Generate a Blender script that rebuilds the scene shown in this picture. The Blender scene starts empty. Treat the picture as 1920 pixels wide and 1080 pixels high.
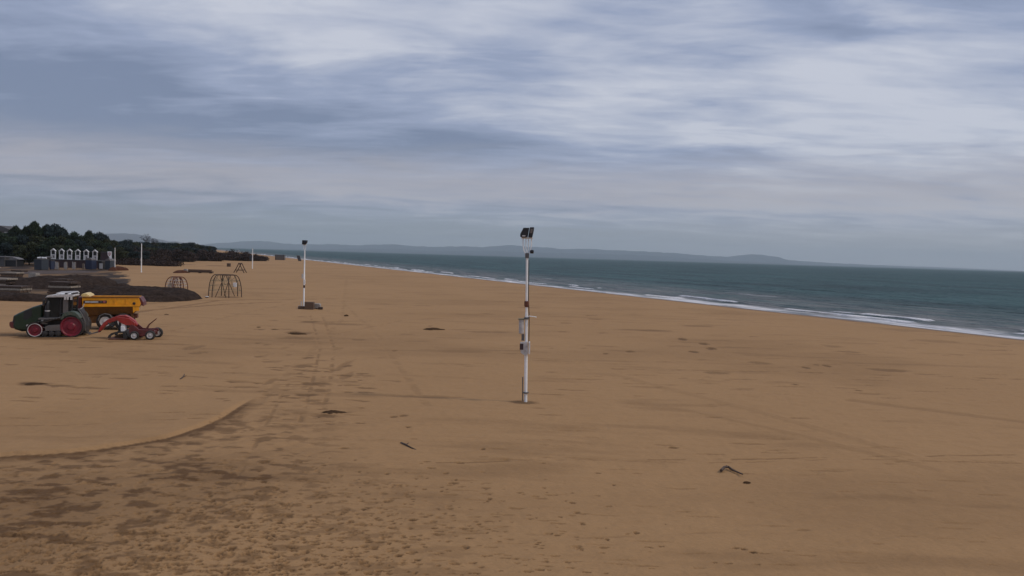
import bpy, math, random
import numpy as np
from mathutils import Vector, Matrix
R = math.radians
random.seed(7); rng = np.random.default_rng(11)
S = bpy.context.scene
C = S.collection
F, HC = 1400.0, 7.3
PITCH, ROLL = math.atan(60/1400), math.atan(0.0297)

# ---------------------------------------------------------------- camera
U0 = Vector((0, math.sin(PITCH), math.cos(PITCH)))
F0 = Vector((0, math.cos(PITCH), -math.sin(PITCH)))
X0 = Vector((1, 0, 0))
RT = X0*math.cos(ROLL) + U0*math.sin(ROLL)
UP = -X0*math.sin(ROLL) + U0*math.cos(ROLL)
cam_d = bpy.data.cameras.new('camera'); cam = bpy.data.objects.new('camera', cam_d); C.objects.link(cam)
m = Matrix((RT, UP, -F0)).transposed().to_4x4(); m.translation = Vector((0, 0, HC)); cam.matrix_world = m
cam_d.sensor_width = 36; cam_d.lens = 36*F/1920; cam_d.clip_start = .2; cam_d.clip_end = 90000
S.camera = cam

def ray(px, py): return F0*F + RT*(px-960) - UP*(py-540)
def G(px, py, z=0.0):
    d = ray(px, py); t = (z-HC)/d.z
    return Vector((d.x*t, d.y*t, z))
def P(px, py, Y):
    d = ray(px, py); t = Y/d.y
    return Vector((d.x*t, Y, HC+d.z*t))
def hor(px): return 480+.0297*(px-960)

# ---------------------------------------------------------------- materials
def mat(name, col, rough=.7, metal=0, var=.15, scale=3.0, bump=0, bscale=20, spec=.5, dirt=None, dirtamt=.4, attr=None):
    m = bpy.data.materials.new(name); m.use_nodes = True
    nt = m.node_tree; b = nt.nodes['Principled BSDF']; L = nt.links
    b.inputs['Roughness'].default_value = rough; b.inputs['Metallic'].default_value = metal
    b.inputs['Specular IOR Level'].default_value = spec
    tc = nt.nodes.new('ShaderNodeTexCoord')
    n = nt.nodes.new('ShaderNodeTexNoise'); n.inputs['Scale'].default_value = scale; n.inputs['Detail'].default_value = 5
    L.new(tc.outputs['Object'], n.inputs['Vector'])
    r = nt.nodes.new('ShaderNodeValToRGB')
    lo = [max(0, c*(1-var)) for c in col]; hi = [min(1, c*(1+var)) for c in col]
    r.color_ramp.elements[0].position = .3; r.color_ramp.elements[1].position = .7
    r.color_ramp.elements[0].color = (*lo, 1); r.color_ramp.elements[1].color = (*hi, 1)
    L.new(n.outputs['Fac'], r.inputs['Fac']); out = r.outputs['Color']
    if dirt:
        n2 = nt.nodes.new('ShaderNodeTexNoise'); n2.inputs['Scale'].default_value = scale*2.3; n2.inputs['Detail'].default_value = 8
        L.new(tc.outputs['Object'], n2.inputs['Vector'])
        mr = nt.nodes.new('ShaderNodeMapRange'); mr.inputs[1].default_value = .45; mr.inputs[2].default_value = .7
        mr.inputs[3].default_value = 0; mr.inputs[4].default_value = dirtamt
        L.new(n2.outputs['Fac'], mr.inputs[0])
        mx = nt.nodes.new('ShaderNodeMix'); mx.data_type = 'RGBA'
        L.new(mr.outputs[0], mx.inputs[0]); L.new(out, mx.inputs[6]); mx.inputs[7].default_value = (*dirt, 1); out = mx.outputs[2]
    if attr:
        a = nt.nodes.new('ShaderNodeAttribute'); a.attribute_name = attr
        mr = nt.nodes.new('ShaderNodeMapRange'); mr.inputs[3].default_value = .45; mr.inputs[4].default_value = 1.7
        L.new(a.outputs['Fac'], mr.inputs[0])
        vm = nt.nodes.new('ShaderNodeVectorMath'); vm.operation = 'SCALE'
        L.new(out, vm.inputs[0]); L.new(mr.outputs[0], vm.inputs['Scale']); out = vm.outputs[0]
    L.new(out, b.inputs['Base Color'])
    if bump:
        n3 = nt.nodes.new('ShaderNodeTexNoise'); n3.inputs['Scale'].default_value = bscale; n3.inputs['Detail'].default_value = 6
        L.new(tc.outputs['Object'], n3.inputs['Vector'])
        bp = nt.nodes.new('ShaderNodeBump'); bp.inputs['Strength'].default_value = bump; bp.inputs['Distance'].default_value = .1
        L.new(n3.outputs['Fac'], bp.inputs['Height']); L.new(bp.outputs[0], b.inputs['Normal'])
    return m
DUST = (.20, .14, .09)
M = {
 'green': mat('dark_green_paint', (.009, .030, .015), .28, dirt=(.04,.04,.03), dirtamt=.3),
 'greenlite': mat('dusty_green_paint', (.05, .075, .055), .45, dirt=DUST, dirtamt=.3),
 'crimson': mat('crimson_wheel_paint', (.19, .008, .022), .5, dirt=(.08,.03,.025), dirtamt=.4),
 'red': mat('red_paint', (.33, .022, .014), .45, dirt=(.14,.05,.03), dirtamt=.35),
 'darkred': mat('dark_red_paint', (.12, .020, .018), .5, dirt=(.08,.04,.03)),
 'yellow': mat('yellow_orange_paint', (.80, .33, .008), .38, dirt=(.55,.24,.03), dirtamt=.2),
 'ochre': mat('worn_shaded_ochre_paint', (.17, .070, .012), .6, dirt=(.07,.035,.02), dirtamt=.5),  # belly shade darkened into the ochre, the yellow raised for the sunlit band
 'paleyellow': mat('pale_yellow_paint', (.75, .55, .22), .45, dirt=(.35,.18,.04), dirtamt=.4),
 'rubber': mat('rubber', (.022, .020, .019), .85, dirt=(.10,.075,.05), dirtamt=.45, scale=5),
 'black': mat('black_plastic', (.015, .015, .016), .5),
 'grey': mat('grey_steel', (.13, .12, .115), .5, .3, dirt=DUST, dirtamt=.4),
 'darksteel': mat('dark_steel', (.035, .033, .033), .55, .3, dirt=(.08,.06,.045)),
 'white': mat('white_paint', (.78, .76, .74), .5, dirt=(.45,.40,.36), dirtamt=.35),
 'whitemet': mat('galvanised_white_steel', (.88, .87, .85), .35, .0, var=.05, dirt=(.6,.55,.5), dirtamt=.25),
 'offwhite': mat('weathered_white_boards', (.50, .47, .45), .7, dirt=(.2,.16,.14), dirtamt=.4),
 'hub': mat('pale_hub_metal', (.55, .52, .50), .45, .0, dirt=DUST),
 'glass': mat('dark_cab_glass', (.012, .016, .018), .12, spec=.35),
 'maroon': mat('maroon_boards', (.045, .022, .024), .7),
 'rust': mat('rusty_steel', (.13, .045, .025), .8, dirt=(.06,.03,.02)),
 'wood': mat('dark_weathered_wood', (.070, .042, .028), .85, scale=6, dirt=(.03,.02,.015), bump=.3),
 'woodmid': mat('brown_wood', (.13, .078, .048), .85, scale=6, dirt=(.05,.03,.02), bump=.3),
 'woodpale': mat('bleached_plank_wood', (.33, .27, .21), .85, scale=5, dirt=(.10,.07,.05), bump=.3),
 'rope': mat('olive_rope', (.22, .19, .12), .9),
 'navy': mat('navy_blue_sheet', (.018, .027, .062), .55, dirt=(.03,.03,.045)),
 'slate': mat('slate_blue_sheet', (.028, .036, .048), .6, dirt=(.04,.04,.045)),
 'concrete': mat('concrete', (.33, .29, .25), .9, bump=.3, dirt=(.18,.14,.11)),
 'seaweed': mat('dried_seaweed', (.029, .019, .0145), 1.0, var=.5, scale=1.6, bump=.8, bscale=7, spec=.1, dirt=(.075,.05,.036), dirtamt=.5),
 'redweed': mat('reddish_brush', (.075, .030, .018), 1.0, var=.4, scale=2, bump=.7, bscale=9, spec=.1),
 'clod': mat('damp_sand_clod', (.075, .042, .022), 1.0, var=.35, scale=9, bump=.6, bscale=30, spec=.1),
 'sandm': mat('mound_sand', (.20, .12, .06), 1, bump=.5, bscale=30, spec=.1),
 'drift': mat('driftwood', (.085, .055, .038), .9, scale=9, bump=.3),
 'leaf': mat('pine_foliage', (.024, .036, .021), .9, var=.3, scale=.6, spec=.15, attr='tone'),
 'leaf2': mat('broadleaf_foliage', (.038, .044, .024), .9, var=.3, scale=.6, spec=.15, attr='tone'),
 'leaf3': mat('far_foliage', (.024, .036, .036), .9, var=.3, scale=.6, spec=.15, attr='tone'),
 'brush': mat('bare_brush_twigs', (.050, .036, .032), .95, var=.3, scale=.4, spec=.1, attr='tone'),
 'bark': mat('bark', (.085, .068, .055), .95, scale=4, bump=.5),
 'barkpale': mat('pale_bark', (.24, .215, .19), .95, scale=4, bump=.5),
 'twig': mat('grey_twigs', (.07, .075, .08), .95),
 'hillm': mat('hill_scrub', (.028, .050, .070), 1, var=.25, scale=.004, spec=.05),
 'roof': mat('grey_roof', (.16, .15, .15), .8),
 'wall': mat('grey_wall', (.085, .08, .078), .85),
 'pink': mat('faded_red_print', (.45, .12, .12), .6),
}

# ---------------------------------------------------------------- mesh helpers
class MB:
    def __init__(s): s.v = []; s.f = []; s.cuts = []
    def add(s, vs, fs):
        o = len(s.v); s.cuts.append((o, len(s.f))); s.v += [tuple(v) for v in vs]; s.f += [tuple(i+o for i in f) for f in fs]; return s
    def box(s, x0, x1, y0, y1, z0, z1, mtx=None):
        vs = [(x, y, z) for z in (z0, z1) for y in (y0, y1) for x in (x0, x1)]
        if mtx is not None: vs = [mtx @ Vector(v) for v in vs]
        return s.add(vs, [(0,2,3,1), (4,5,7,6), (0,1,5,4), (2,6,7,3), (0,4,6,2), (1,3,7,5)])
    def prism(s, prof, y0, y1, taper=None):
        n = len(prof); cx = sum(p[0] for p in prof)/n; cz = sum(p[1] for p in prof)/n
        a = [(x, y0, z) for x, z in prof]; b = [(x, y1, z) for x, z in prof]
        if taper: # shrink outer caps, keep a mid belt
            q = [(cx+(x-cx)*taper, cz+(z-cz)*taper) for x, z in prof]; d = (y1-y0)*.08
            rings = [[(x, y0, z) for x, z in q], [(x, y0+d, z) for x, z in prof], [(x, y1-d, z) for x, z in prof], [(x, y1, z) for x, z in q]]
        else: rings = [a, b]
        vs = sum(rings, []); fs = [tuple(range(n))[::-1], tuple(range((len(rings)-1)*n, len(rings)*n))]
        for k in range(len(rings)-1):
            for i in range(n):
                j = (i+1) % n; fs.append((k*n+i, k*n+j, (k+1)*n+j, (k+1)*n+i))
        return s.add(vs, fs)
    def tube(s, pts, r, n=8, closed=False):
        pts = [Vector(p) for p in pts]; k = len(pts)
        rs = r if isinstance(r, (list, tuple)) else [r]*k
        vs = []; prev = None
        for i, p in enumerate(pts):
            if closed: d = pts[(i+1) % k]-pts[i-1]
            else: d = pts[min(i+1, k-1)]-pts[max(i-1, 0)]
            d.normalize()
            a = d.cross(Vector((0, 0, 1)))
            if a.length < .05: a = d.cross(Vector((1, 0, 0)))
            if prev is not None:
                a = prev - d*prev.dot(d)
            a.normalize(); prev = a.copy(); b = d.cross(a)
            for j in range(n):
                t = 2*math.pi*j/n; vs.append(p+(a*math.cos(t)+b*math.sin(t))*rs[i])
        fs = []
        for i in range(k if closed else k-1):
            i2 = (i+1) % k
            for j in range(n):
                j2 = (j+1) % n; fs.append((i*n+j, i*n+j2, i2*n+j2, i2*n+j))
        if not closed: fs += [tuple(range(n))[::-1], tuple(range((k-1)*n, k*n))]
        return s.add(vs, fs)
    def lathe(s, c, prof, axis='z', n=24):      # prof: (r, h) along axis, closed caps when r>0
        c = Vector(c); vs = []
        for r, h in prof:
            for j in range(n):
                t = 2*math.pi*j/n
                if axis == 'z': vs.append(c+Vector((r*math.cos(t), r*math.sin(t), h)))
                elif axis == 'y': vs.append(c+Vector((r*math.cos(t), h, r*math.sin(t))))
                else: vs.append(c+Vector((h, r*math.cos(t), r*math.sin(t))))
        fs = []; k = len(prof)
        for i in range(k-1):
            for j in range(n):
                j2 = (j+1) % n; fs.append((i*n+j, i*n+j2, (i+1)*n+j2, (i+1)*n+j))
        fs += [tuple(range(n))[::-1], tuple(range((k-1)*n, k*n))]
        return s.add(vs, fs)
    def parts(s, name, m, parent, **k):
        cs = s.cuts+[(len(s.v), len(s.f))]
        for (a, fa), (b, fb) in zip(cs, cs[1:]):
            q = MB(); q.add(s.v[a:b], [tuple(i-a for i in f) for f in s.f[fa:fb]]); q.build(name, m, parent, **k)
    def build(s, name, m, parent=None, smooth=False, bev=0, loc=None):
        me = bpy.data.meshes.new(name); me.from_pydata(s.v, [], s.f); me.update()
        me.materials.append(M[m] if isinstance(m, str) else m)
        if smooth:
            me.shade_smooth(); me.set_sharp_from_angle(angle=R(38))
        o = bpy.data.objects.new(name, me); C.objects.link(o)
        if parent: o.parent = parent
        if loc is not None: o.location = loc
        if bev:
            b = o.modifiers.new('bevel', 'BEVEL'); b.width = bev; b.segments = 2; b.limit_method = 'ANGLE'
        import bmesh
        bm = bmesh.new(); bm.from_mesh(me); bmesh.ops.recalc_face_normals(bm, faces=bm.faces); bm.to_mesh(me); bm.free()
        return o
def tag(o, label=None, cat=None, group=None, kind=None):
    if label: o['label'] = label
    if cat: o['category'] = cat
    if group: o['group'] = group
    if kind: o['kind'] = kind
    return o
def empty(name, loc, rz=0, label=None, cat=None, group=None):
    o = bpy.data.objects.new(name, None); C.objects.link(o); o.location = loc; o.rotation_euler = (0, 0, rz); o.empty_display_size = .3
    return tag(o, label, cat, group)
def copy_tree(o, parent=None):
    c = o.copy(); C.objects.link(c)
    if parent: c.parent = parent
    for ch in list(o.children): copy_tree(ch, c)
    return c

# ---------------------------------------------------------------- numpy noise
def _h(ix, iy, seed):
    n = (ix.astype(np.int64)*374761393 + iy.astype(np.int64)*668265263 + seed*1442695041) & 0xffffffff
    n = ((n ^ (n >> 13))*1274126177) & 0xffffffff
    return ((n ^ (n >> 16)) & 0xffff)/65535.0
def vn(x, y, seed=0):
    ix = np.floor(x); iy = np.floor(y); fx = x-ix; fy = y-iy
    fx = fx*fx*(3-2*fx); fy = fy*fy*(3-2*fy)
    a = _h(ix, iy, seed); b = _h(ix+1, iy, seed); c = _h(ix, iy+1, seed); d = _h(ix+1, iy+1, seed)
    return (a*(1-fx)+b*fx)*(1-fy)+(c*(1-fx)+d*fx)*fy
def fbm(x, y, seed=0, o=4):
    r = 0; a = .5; t = 0
    for i in range(o):
        r = r+a*vn(x*2**i+i*17.3, y*2**i-i*9.1, seed+i); t += a; a *= .5
    return r/t
def sm(a, b, x):
    t = np.clip((x-a)/(b-a), 0, 1); return t*t*(3-2*t)
def polydist(X, Y, pts):
    best = np.full(X.shape, 1e9); side = np.zeros(X.shape); tt = np.zeros(X.shape)
    n = len(pts)-1
    for i in range(n):
        ax, ay = pts[i]; bx, by = pts[i+1]; dx, dy = bx-ax, by-ay; L2 = dx*dx+dy*dy
        t = np.clip(((X-ax)*dx+(Y-ay)*dy)/L2, 0, 1)
        ex = X-ax-t*dx; ey = Y-ay-t*dy; d = np.hypot(ex, ey); k = d < best
        best = np.where(k, d, best); side = np.where(k, np.sign(dx*(Y-ay)-dy*(X-ax)), side); tt = np.where(k, (i+t)/n, tt)
    return best, side, tt
def inpoly(X, Y, pts):
    c = np.zeros(X.shape, bool); n = len(pts)
    for i in range(n):
        x1, y1 = pts[i]; x2, y2 = pts[i-1]
        if y1 == y2: continue
        k = ((y1 > Y) != (y2 > Y)) & (X < (x2-x1)*(Y-y1)/(y2-y1)+x1); c ^= k
    return c
def grid_mesh(name, X, Y, Z, m, attrs={}, wrap=False, keep=None):
    nr, nc = X.shape
    co = np.stack([X, Y, Z], -1).reshape(-1, 3).astype(np.float32)
    cc = nc if wrap else nc-1
    i = np.arange(nr-1)[:, None]; j = np.arange(cc)[None, :]; j2 = (j+1) % nc
    q = np.stack([i*nc+j, i*nc+j2, (i+1)*nc+j2, (i+1)*nc+j], -1).reshape(-1, 4)
    if keep is not None: q = q[keep[q].any(1)]
    me = bpy.data.meshes.new(name); me.vertices.add(len(co)); me.vertices.foreach_set('co', co.ravel())
    me.loops.add(q.size); me.loops.foreach_set('vertex_index', q.ravel().astype(np.int32))
    me.polygons.add(len(q)); me.polygons.foreach_set('loop_start', np.arange(0, q.size, 4, dtype=np.int32))
    try: me.polygons.foreach_set('loop_total', np.full(len(q), 4, dtype=np.int32))
    except Exception: pass
    me.update(calc_edges=True); me.shade_smooth()
    for k, v in attrs.items():
        a = me.attributes.new(k, 'FLOAT', 'POINT'); a.data.foreach_set('value', v.ravel().astype(np.float32))
    me.materials.append(m); o = bpy.data.objects.new(name, me); C.objects.link(o); return o
NX, NY = .9152, .4030           # seaward normal of the shoreline
DX, DY = -.4030, .9152          # along the shore
SHORE = 87.0

# ---------------------------------------------------------------- ground
def g2(*pts): return [(G(a, b).x, G(a, b).y) for a, b in pts]
ang_f = np.linspace(-47, 47, 1150); ang_b = np.linspace(47, 313, 120)[1:-1]
A = np.radians(np.concatenate([ang_f, ang_b]))
delta = np.linspace(760, 14, 860); r_f = HC*F/delta
r_n = np.array([.5, 3, 6, 9, 11.5, 12.8]); r_far = r_f[-1]*(30000/r_f[-1])**(np.linspace(0, 1, 60)[1:])
Rr = np.concatenate([r_n, r_f, r_far])
X = Rr[:, None]*np.sin(A)[None, :]; Y = Rr[:, None]*np.cos(A)[None, :]
s_ = X*NX+Y*NY; t_ = X*DX+Y*DY
near = sm(320, 90, Rr)[:, None]
shore_w = SHORE + 1.6*(fbm(t_/14, s_*0, 5, 3)-.5)*sm(30, 90, t_+60)*1.0
drop = np.clip((s_-shore_w+13)/13, 0, None)
Z = -.40*drop**1.4; Z = np.maximum(Z, -4.0)
Z = np.where(Rr[:, None] > 13500, Z-2, Z)
land = sm(84, 70, s_)
Z += land*near*(.16*(fbm(X/9, Y/14, 1, 3)-.5) + .05*(fbm(X/1.6+Y/5, Y/2.2, 2, 4)-.5))
Z += land*near*.018*(fbm(X/.35, Y/.45, 21, 3)-.5)*2
damp_shade = np.zeros_like(X)  # moist sand, plus some shadows painted into the ground colour
# large tonal variation: smoothed bands left by the grader, thin moist streaks across the view
damp_shade += land*near*.27*sm(.56, .85, fbm(X/5+Y*.12, Y/1.3, 31, 5))
damp_shade += .16*sm(.5, .75, fbm((X*.9+Y*.2)/16, (Y-X*.25)/7, 33, 4))
# curved scraped edge in the lower left
arc = g2((-120, 866), (0, 857), (130, 850), (230, 837), (320, 822), (380, 802), (420, 783), (460, 758), (486, 742))
d, sd, tt = polydist(X, Y, arc)
fade = sm(1.0, .80, tt)*sm(0, .02, tt)
stepm = sm(-.05, .30, d*sd)
reg = sm(9, 5, d)*fade
wob = .25+1.2*fbm(X/1.2, Y/1.2, 40, 3)
Z += .12*stepm*sm(4.5, .3, d)*fade
dark = np.where(sd < 0, np.maximum(sm(.42, .16, d)*(.8+.5*(wob-.8)), .6*sm(1.1, .1, d*(.5+wob*.6))), sm(.06, 0, d))*fade*sm(0, .35, tt+.25)
damp_shade = np.maximum(damp_shade, 1.0*dark)  # step's dark face: shade and damp sand both in this colour
below = (sd < 0)*sm(8.5, 1.0, d)*sm(1.0, .7, tt)
damp_shade += below*.22*sm(.42, .68, fbm(X/.6, Y/.5, 44, 5))
rough = np.clip(sm(2.0, -9.0, X+ (Y-21)*.55)*sm(32, 26, Y)*1.0 + below*.8, 0, 1)
rough *= np.where((sd > 0) & (d < 14) & (tt < .97), .12, 1)
Z += rough*.055*(fbm(X/.42, Y/.36, 51, 4)-.45)
damp_shade += rough*.55*sm(.50, .66, fbm(X/.55, Y/.30, 53, 4))
damp_shade += .55*sm(-5.0, -13, X-(Y-20)*.30)*sm(27.5, 20, Y)*(.75+.3*fbm(X/2, Y/1.4, 55, 4))  # lower-left corner darkened like lens vignetting, put into the sand colour
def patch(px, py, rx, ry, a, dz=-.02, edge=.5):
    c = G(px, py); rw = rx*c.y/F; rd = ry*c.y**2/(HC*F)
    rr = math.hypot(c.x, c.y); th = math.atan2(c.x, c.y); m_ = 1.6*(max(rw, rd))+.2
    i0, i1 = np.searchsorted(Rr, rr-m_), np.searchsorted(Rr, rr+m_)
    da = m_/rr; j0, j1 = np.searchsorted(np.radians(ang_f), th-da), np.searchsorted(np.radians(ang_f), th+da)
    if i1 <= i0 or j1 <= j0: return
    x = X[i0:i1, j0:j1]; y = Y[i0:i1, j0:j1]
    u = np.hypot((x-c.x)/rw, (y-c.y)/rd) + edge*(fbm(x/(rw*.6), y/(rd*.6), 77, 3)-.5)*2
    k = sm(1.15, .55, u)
    damp_shade[i0:i1, j0:j1] = np.maximum(damp_shade[i0:i1, j0:j1], a*k)
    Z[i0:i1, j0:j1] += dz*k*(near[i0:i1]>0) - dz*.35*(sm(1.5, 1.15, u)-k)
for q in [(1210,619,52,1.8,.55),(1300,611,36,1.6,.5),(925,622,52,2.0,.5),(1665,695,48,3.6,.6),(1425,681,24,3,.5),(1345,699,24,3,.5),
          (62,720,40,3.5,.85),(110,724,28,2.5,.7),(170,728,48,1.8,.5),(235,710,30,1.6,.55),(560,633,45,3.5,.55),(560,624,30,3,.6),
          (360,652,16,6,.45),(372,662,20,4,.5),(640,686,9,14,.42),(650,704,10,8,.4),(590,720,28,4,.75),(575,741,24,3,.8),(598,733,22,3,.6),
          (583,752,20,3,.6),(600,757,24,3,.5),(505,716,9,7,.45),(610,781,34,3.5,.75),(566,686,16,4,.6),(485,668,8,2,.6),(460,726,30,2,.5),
          (690,740,60,2.0,.3),(790,743,80,3.0,.42),(420,806,26,6,.7),(260,884,60,6,.35),(150,905,60,4,.25),(240,935,50,4,.3),  # includes the shadow band of the nearest pole's head, painted in
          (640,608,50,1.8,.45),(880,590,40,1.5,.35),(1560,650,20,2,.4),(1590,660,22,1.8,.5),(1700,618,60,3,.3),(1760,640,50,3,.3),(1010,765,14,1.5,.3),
          (980,754,30,3.2,.85),(0,628,60,5,.6),(230,636,80,3,.55),(90,634,70,3.5,.75),(200,640,60,2,.5),(430,557,26,1.5,.6)]:  # tractor's shadow at its left painted in; sand darker under machines, pole foot
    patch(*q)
for q in [(415,550,32,5,.35),(300,645,60,2,.4)]: patch(*q, dz=0)  # colour only, no dip: darker under the dome and beside the leveller
# broken thin streaks and clods of disturbed sand all over
def streaks(n, x0, x1, y0, y1, a0, a1, w0, w1, h0=.8, h1=2.0, dz=-.02):
    for _ in range(n):
        patch(random.uniform(x0, x1), random.uniform(y0, y1), random.uniform(w0, w1), random.uniform(h0, h1), random.uniform(a0, a1), dz)
streaks(60, 0, 700, 640, 800, .25, .6, 8, 34, .7, 1.4)
streaks(45, 480, 680, 590, 800, .4, .8, 6, 22, .8, 2)
streaks(110, 300, 1900, 570, 720, .2, .55, 6, 36, .5, 1.1)
streaks(60, 1000, 1900, 620, 760, .2, .5, 8, 50, .5, 1.2)
streaks(260, 0, 520, 850, 1075, .25, .7, 5, 20, .7, 1.8, -.035)
streaks(90, 500, 1100, 900, 1075, .3, .7, 6, 20, .8, 1.8, -.025)
streaks(50, 400, 700, 690, 800, .4, .85, 5, 22, .7, 1.6)
streaks(90, 700, 1900, 760, 1070, .15, .45, 8, 45, .8, 1.6)
# footprints: pits with a raised rim
def foot(px, py, sc=1.0, a=.75): patch(px, py, random.uniform(4, 10)*sc, random.uniform(.9, 2.4)*sc, a, -.035*sc, .4)
k = 0
while k < 1900:
    px, py = random.uniform(0, 1250), random.uniform(855, 1080)
    if random.random() < math.exp(-max(0, px-600)/220)*min(1, (py-850)/110) * (1 if px > 300 or py > 980 else .35):
        foot(px, py, random.uniform(.4, 1.2)*(.7+.5*(py-860)/220), random.uniform(.35, 1.0)); k += 1
for px, py in [(836,888),(849,906),(1262,838),(1395,1030),(1412,1036),(1380,1028),(1340,1056),(1365,1058),(1420,1060),(1215,1027),(1240,1025),(1372,878),
               (1400,903),(766,802),(756,780),(738,782),(645,842),(1018,869),(1020,915),(1300,660),(1330,655),(1510,690),(1550,687),(1610,733),(1490,722),(740,656),
               (905,843),(862,868),(800,866),(808,878),(1135,662),(1180,658),(1530,685),(1280,636),(1320,645),(1335,654)]:
    foot(px, py, 1.1, .85)
# tyre tracks
for pts, w, a, dash, dz in [
    (((820,868),(1100,862),(1500,857),(1980,849)), .10, .55, 1, -.02), (((980,857),(1300,866),(1600,859),(1980,868)), .09, .4, 1, -.02),
    (((1150,690),(1500,699),(1980,713)), .30, .5, 1, -.03), (((1000,672),(1400,682)), .2, .35, 1, -.02),
    (((150,594),(320,578),(420,570),(520,566)), .7, .55, 0, -.06), (((230,590),(420,562),(640,560)), .5, .5, 0, -.05), (((200,575),(330,565),(470,561)), .9, .4, 0, -.04),
    (((0,650),(160,644),(330,640)), .35, .5, 1, -.04), (((0,662),(200,655),(420,662)), .3, .35, 1, -.03), (((-50,798),(120,797),(290,789)), .1, .5, 1, -.02),
    (((560,566),(400,600),(250,640)), .25, .3, 1, -.02), (((1300,770),(1500,815),(1760,880)), .35, .16, 0, .03), (((1150,700),(1420,770),(1700,850)), .5, .12, 0, .03),
    (((1600,752),(1750,770),(1980,800)), .6, .25, 0, -.02), (((640,566),(700,620),(800,760)), .3, .18, 1, -.02), (((480,760),(640,600),(650,520)), .35, .2, 1, -.02),
    (((560,800),(585,720),(600,650),(582,592)), .16, .5, 1, -.03), (((600,800),(618,720),(626,650),(604,592)), .16, .45, 1, -.03), (((380,1000),(470,850),(540,720)), .12, .4, 1, -.02), (((300,700),(500,720),(700,705)), .2, .4, 1, -.03), (((760,600),(560,640),(440,690)), .35, .25, 1, -.02), (((700,985),(1100,1010),(1500,990)), .1, .2, 1, -.01),
    (((218,493),(320,495),(425,499)), 3.5, .75, 0, .0), (((560,605),(900,596),(1300,608)), .5, .25, 1, -.02)]:
    d, _, _ = polydist(X, Y, g2(*pts))
    k = sm(w, w*.35, d+w*.5*(fbm(X/.7, Y/.7, 90, 3)-.5))
    if dash: k = k*sm(.42, .60, fbm(X/(3*w+.5), Y/(2*w+.5), 91, 4))
    damp_shade = np.maximum(damp_shade, a*k); Z += dz*k*near
damp_shade = np.clip(damp_shade, 0, 1)
wet = sm(SHORE-4.2, SHORE-1.8, s_+1.6*(fbm(t_/11, s_/3, 61, 4)-.5))*(s_ > 0)
# ground under the wood and the dark strip behind the beach
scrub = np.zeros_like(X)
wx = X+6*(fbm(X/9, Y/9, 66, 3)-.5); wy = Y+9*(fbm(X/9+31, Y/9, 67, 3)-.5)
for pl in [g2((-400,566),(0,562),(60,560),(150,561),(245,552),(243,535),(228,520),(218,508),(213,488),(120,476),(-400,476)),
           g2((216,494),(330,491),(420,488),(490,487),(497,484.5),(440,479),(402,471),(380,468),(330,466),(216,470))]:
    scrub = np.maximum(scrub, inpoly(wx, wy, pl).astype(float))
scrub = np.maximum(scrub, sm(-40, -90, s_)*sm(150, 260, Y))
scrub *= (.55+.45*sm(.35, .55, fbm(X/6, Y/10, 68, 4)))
def sandmat():
    m = bpy.data.materials.new('beach_sand'); m.use_nodes = True; nt = m.node_tree; L = nt.links; b = nt.nodes['Principled BSDF']
    b.inputs['Specular IOR Level'].default_value = .15
    N = nt.nodes.new
    geo = N('ShaderNodeNewGeometry')
    def noise(sc, det, vec=(1, 1, 1)):
        mp = N('ShaderNodeMapping'); mp.inputs['Scale'].default_value = vec; L.new(geo.outputs['Position'], mp.inputs['Vector'])
        n = N('ShaderNodeTexNoise'); n.inputs['Scale'].default_value = sc; n.inputs['Detail'].default_value = det; n.inputs['Roughness'].default_value = .6
        L.new(mp.outputs[0], n.inputs['Vector']); return n.outputs['Fac']
    def mixc(f, a, c):
        mx = N('ShaderNodeMix'); mx.data_type = 'RGBA'
        L.new(f, mx.inputs[0])
        for k, v in ((6, a), (7, c)):
            if isinstance(v, tuple): mx.inputs[k].default_value = (*v, 1)
            else: L.new(v, mx.inputs[k])
        return mx.outputs[2]
    def mr(f, a, c, o0=0., o1=1.):
        r = N('ShaderNodeMapRange'); r.inputs[1].default_value = a; r.inputs[2].default_value = c; r.inputs[3].default_value = o0; r.inputs[4].default_value = o1
        L.new(f, r.inputs[0]); return r.outputs[0]
    def at(n): a = N('ShaderNodeAttribute'); a.attribute_name = n; return a.outputs['Fac']
    c = mixc(mr(noise(.05, 5, (1, .5, 1)), .35, .65), (.36, .208, .095), (.392, .229, .106))
    c = mixc(mr(noise(1.3, 8, (.5, 1.6, 1)), .45, .75, 0, .35), c, (.30, .168, .074))
    c = mixc(mr(noise(22, 5, (.6, 1.5, 1)), .48, .75, 0, .5), c, (.27, .16, .082))
    c = mixc(mr(at('damp_shade'), 0, 1, 0, .86), c, (.095, .048, .021))
    c = mixc(mr(at('wet'), 0, 1, 0, .8), c, (.10, .062, .038))
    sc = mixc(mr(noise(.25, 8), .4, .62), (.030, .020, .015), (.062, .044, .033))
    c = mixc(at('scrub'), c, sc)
    L.new(c, b.inputs['Base Color'])
    L.new(mr(at('wet'), .5, 1, .95, .45), b.inputs['Roughness'])
    bp = N('ShaderNodeBump'); bp.inputs['Strength'].default_value = .8; bp.inputs['Distance'].default_value = .07
    L.new(noise(5, 9, (.6, 1.3, 1)), bp.inputs['Height']); L.new(bp.outputs[0], b.inputs['Normal'])
    return m
sand = grid_mesh('ground', X, Y, Z, sandmat(), {'damp_shade': damp_shade, 'wet': wet, 'scrub': scrub}, wrap=True)
sand['kind'] = 'structure'
del X, Y, Z, damp_shade, wet, scrub, s_, t_

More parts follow.
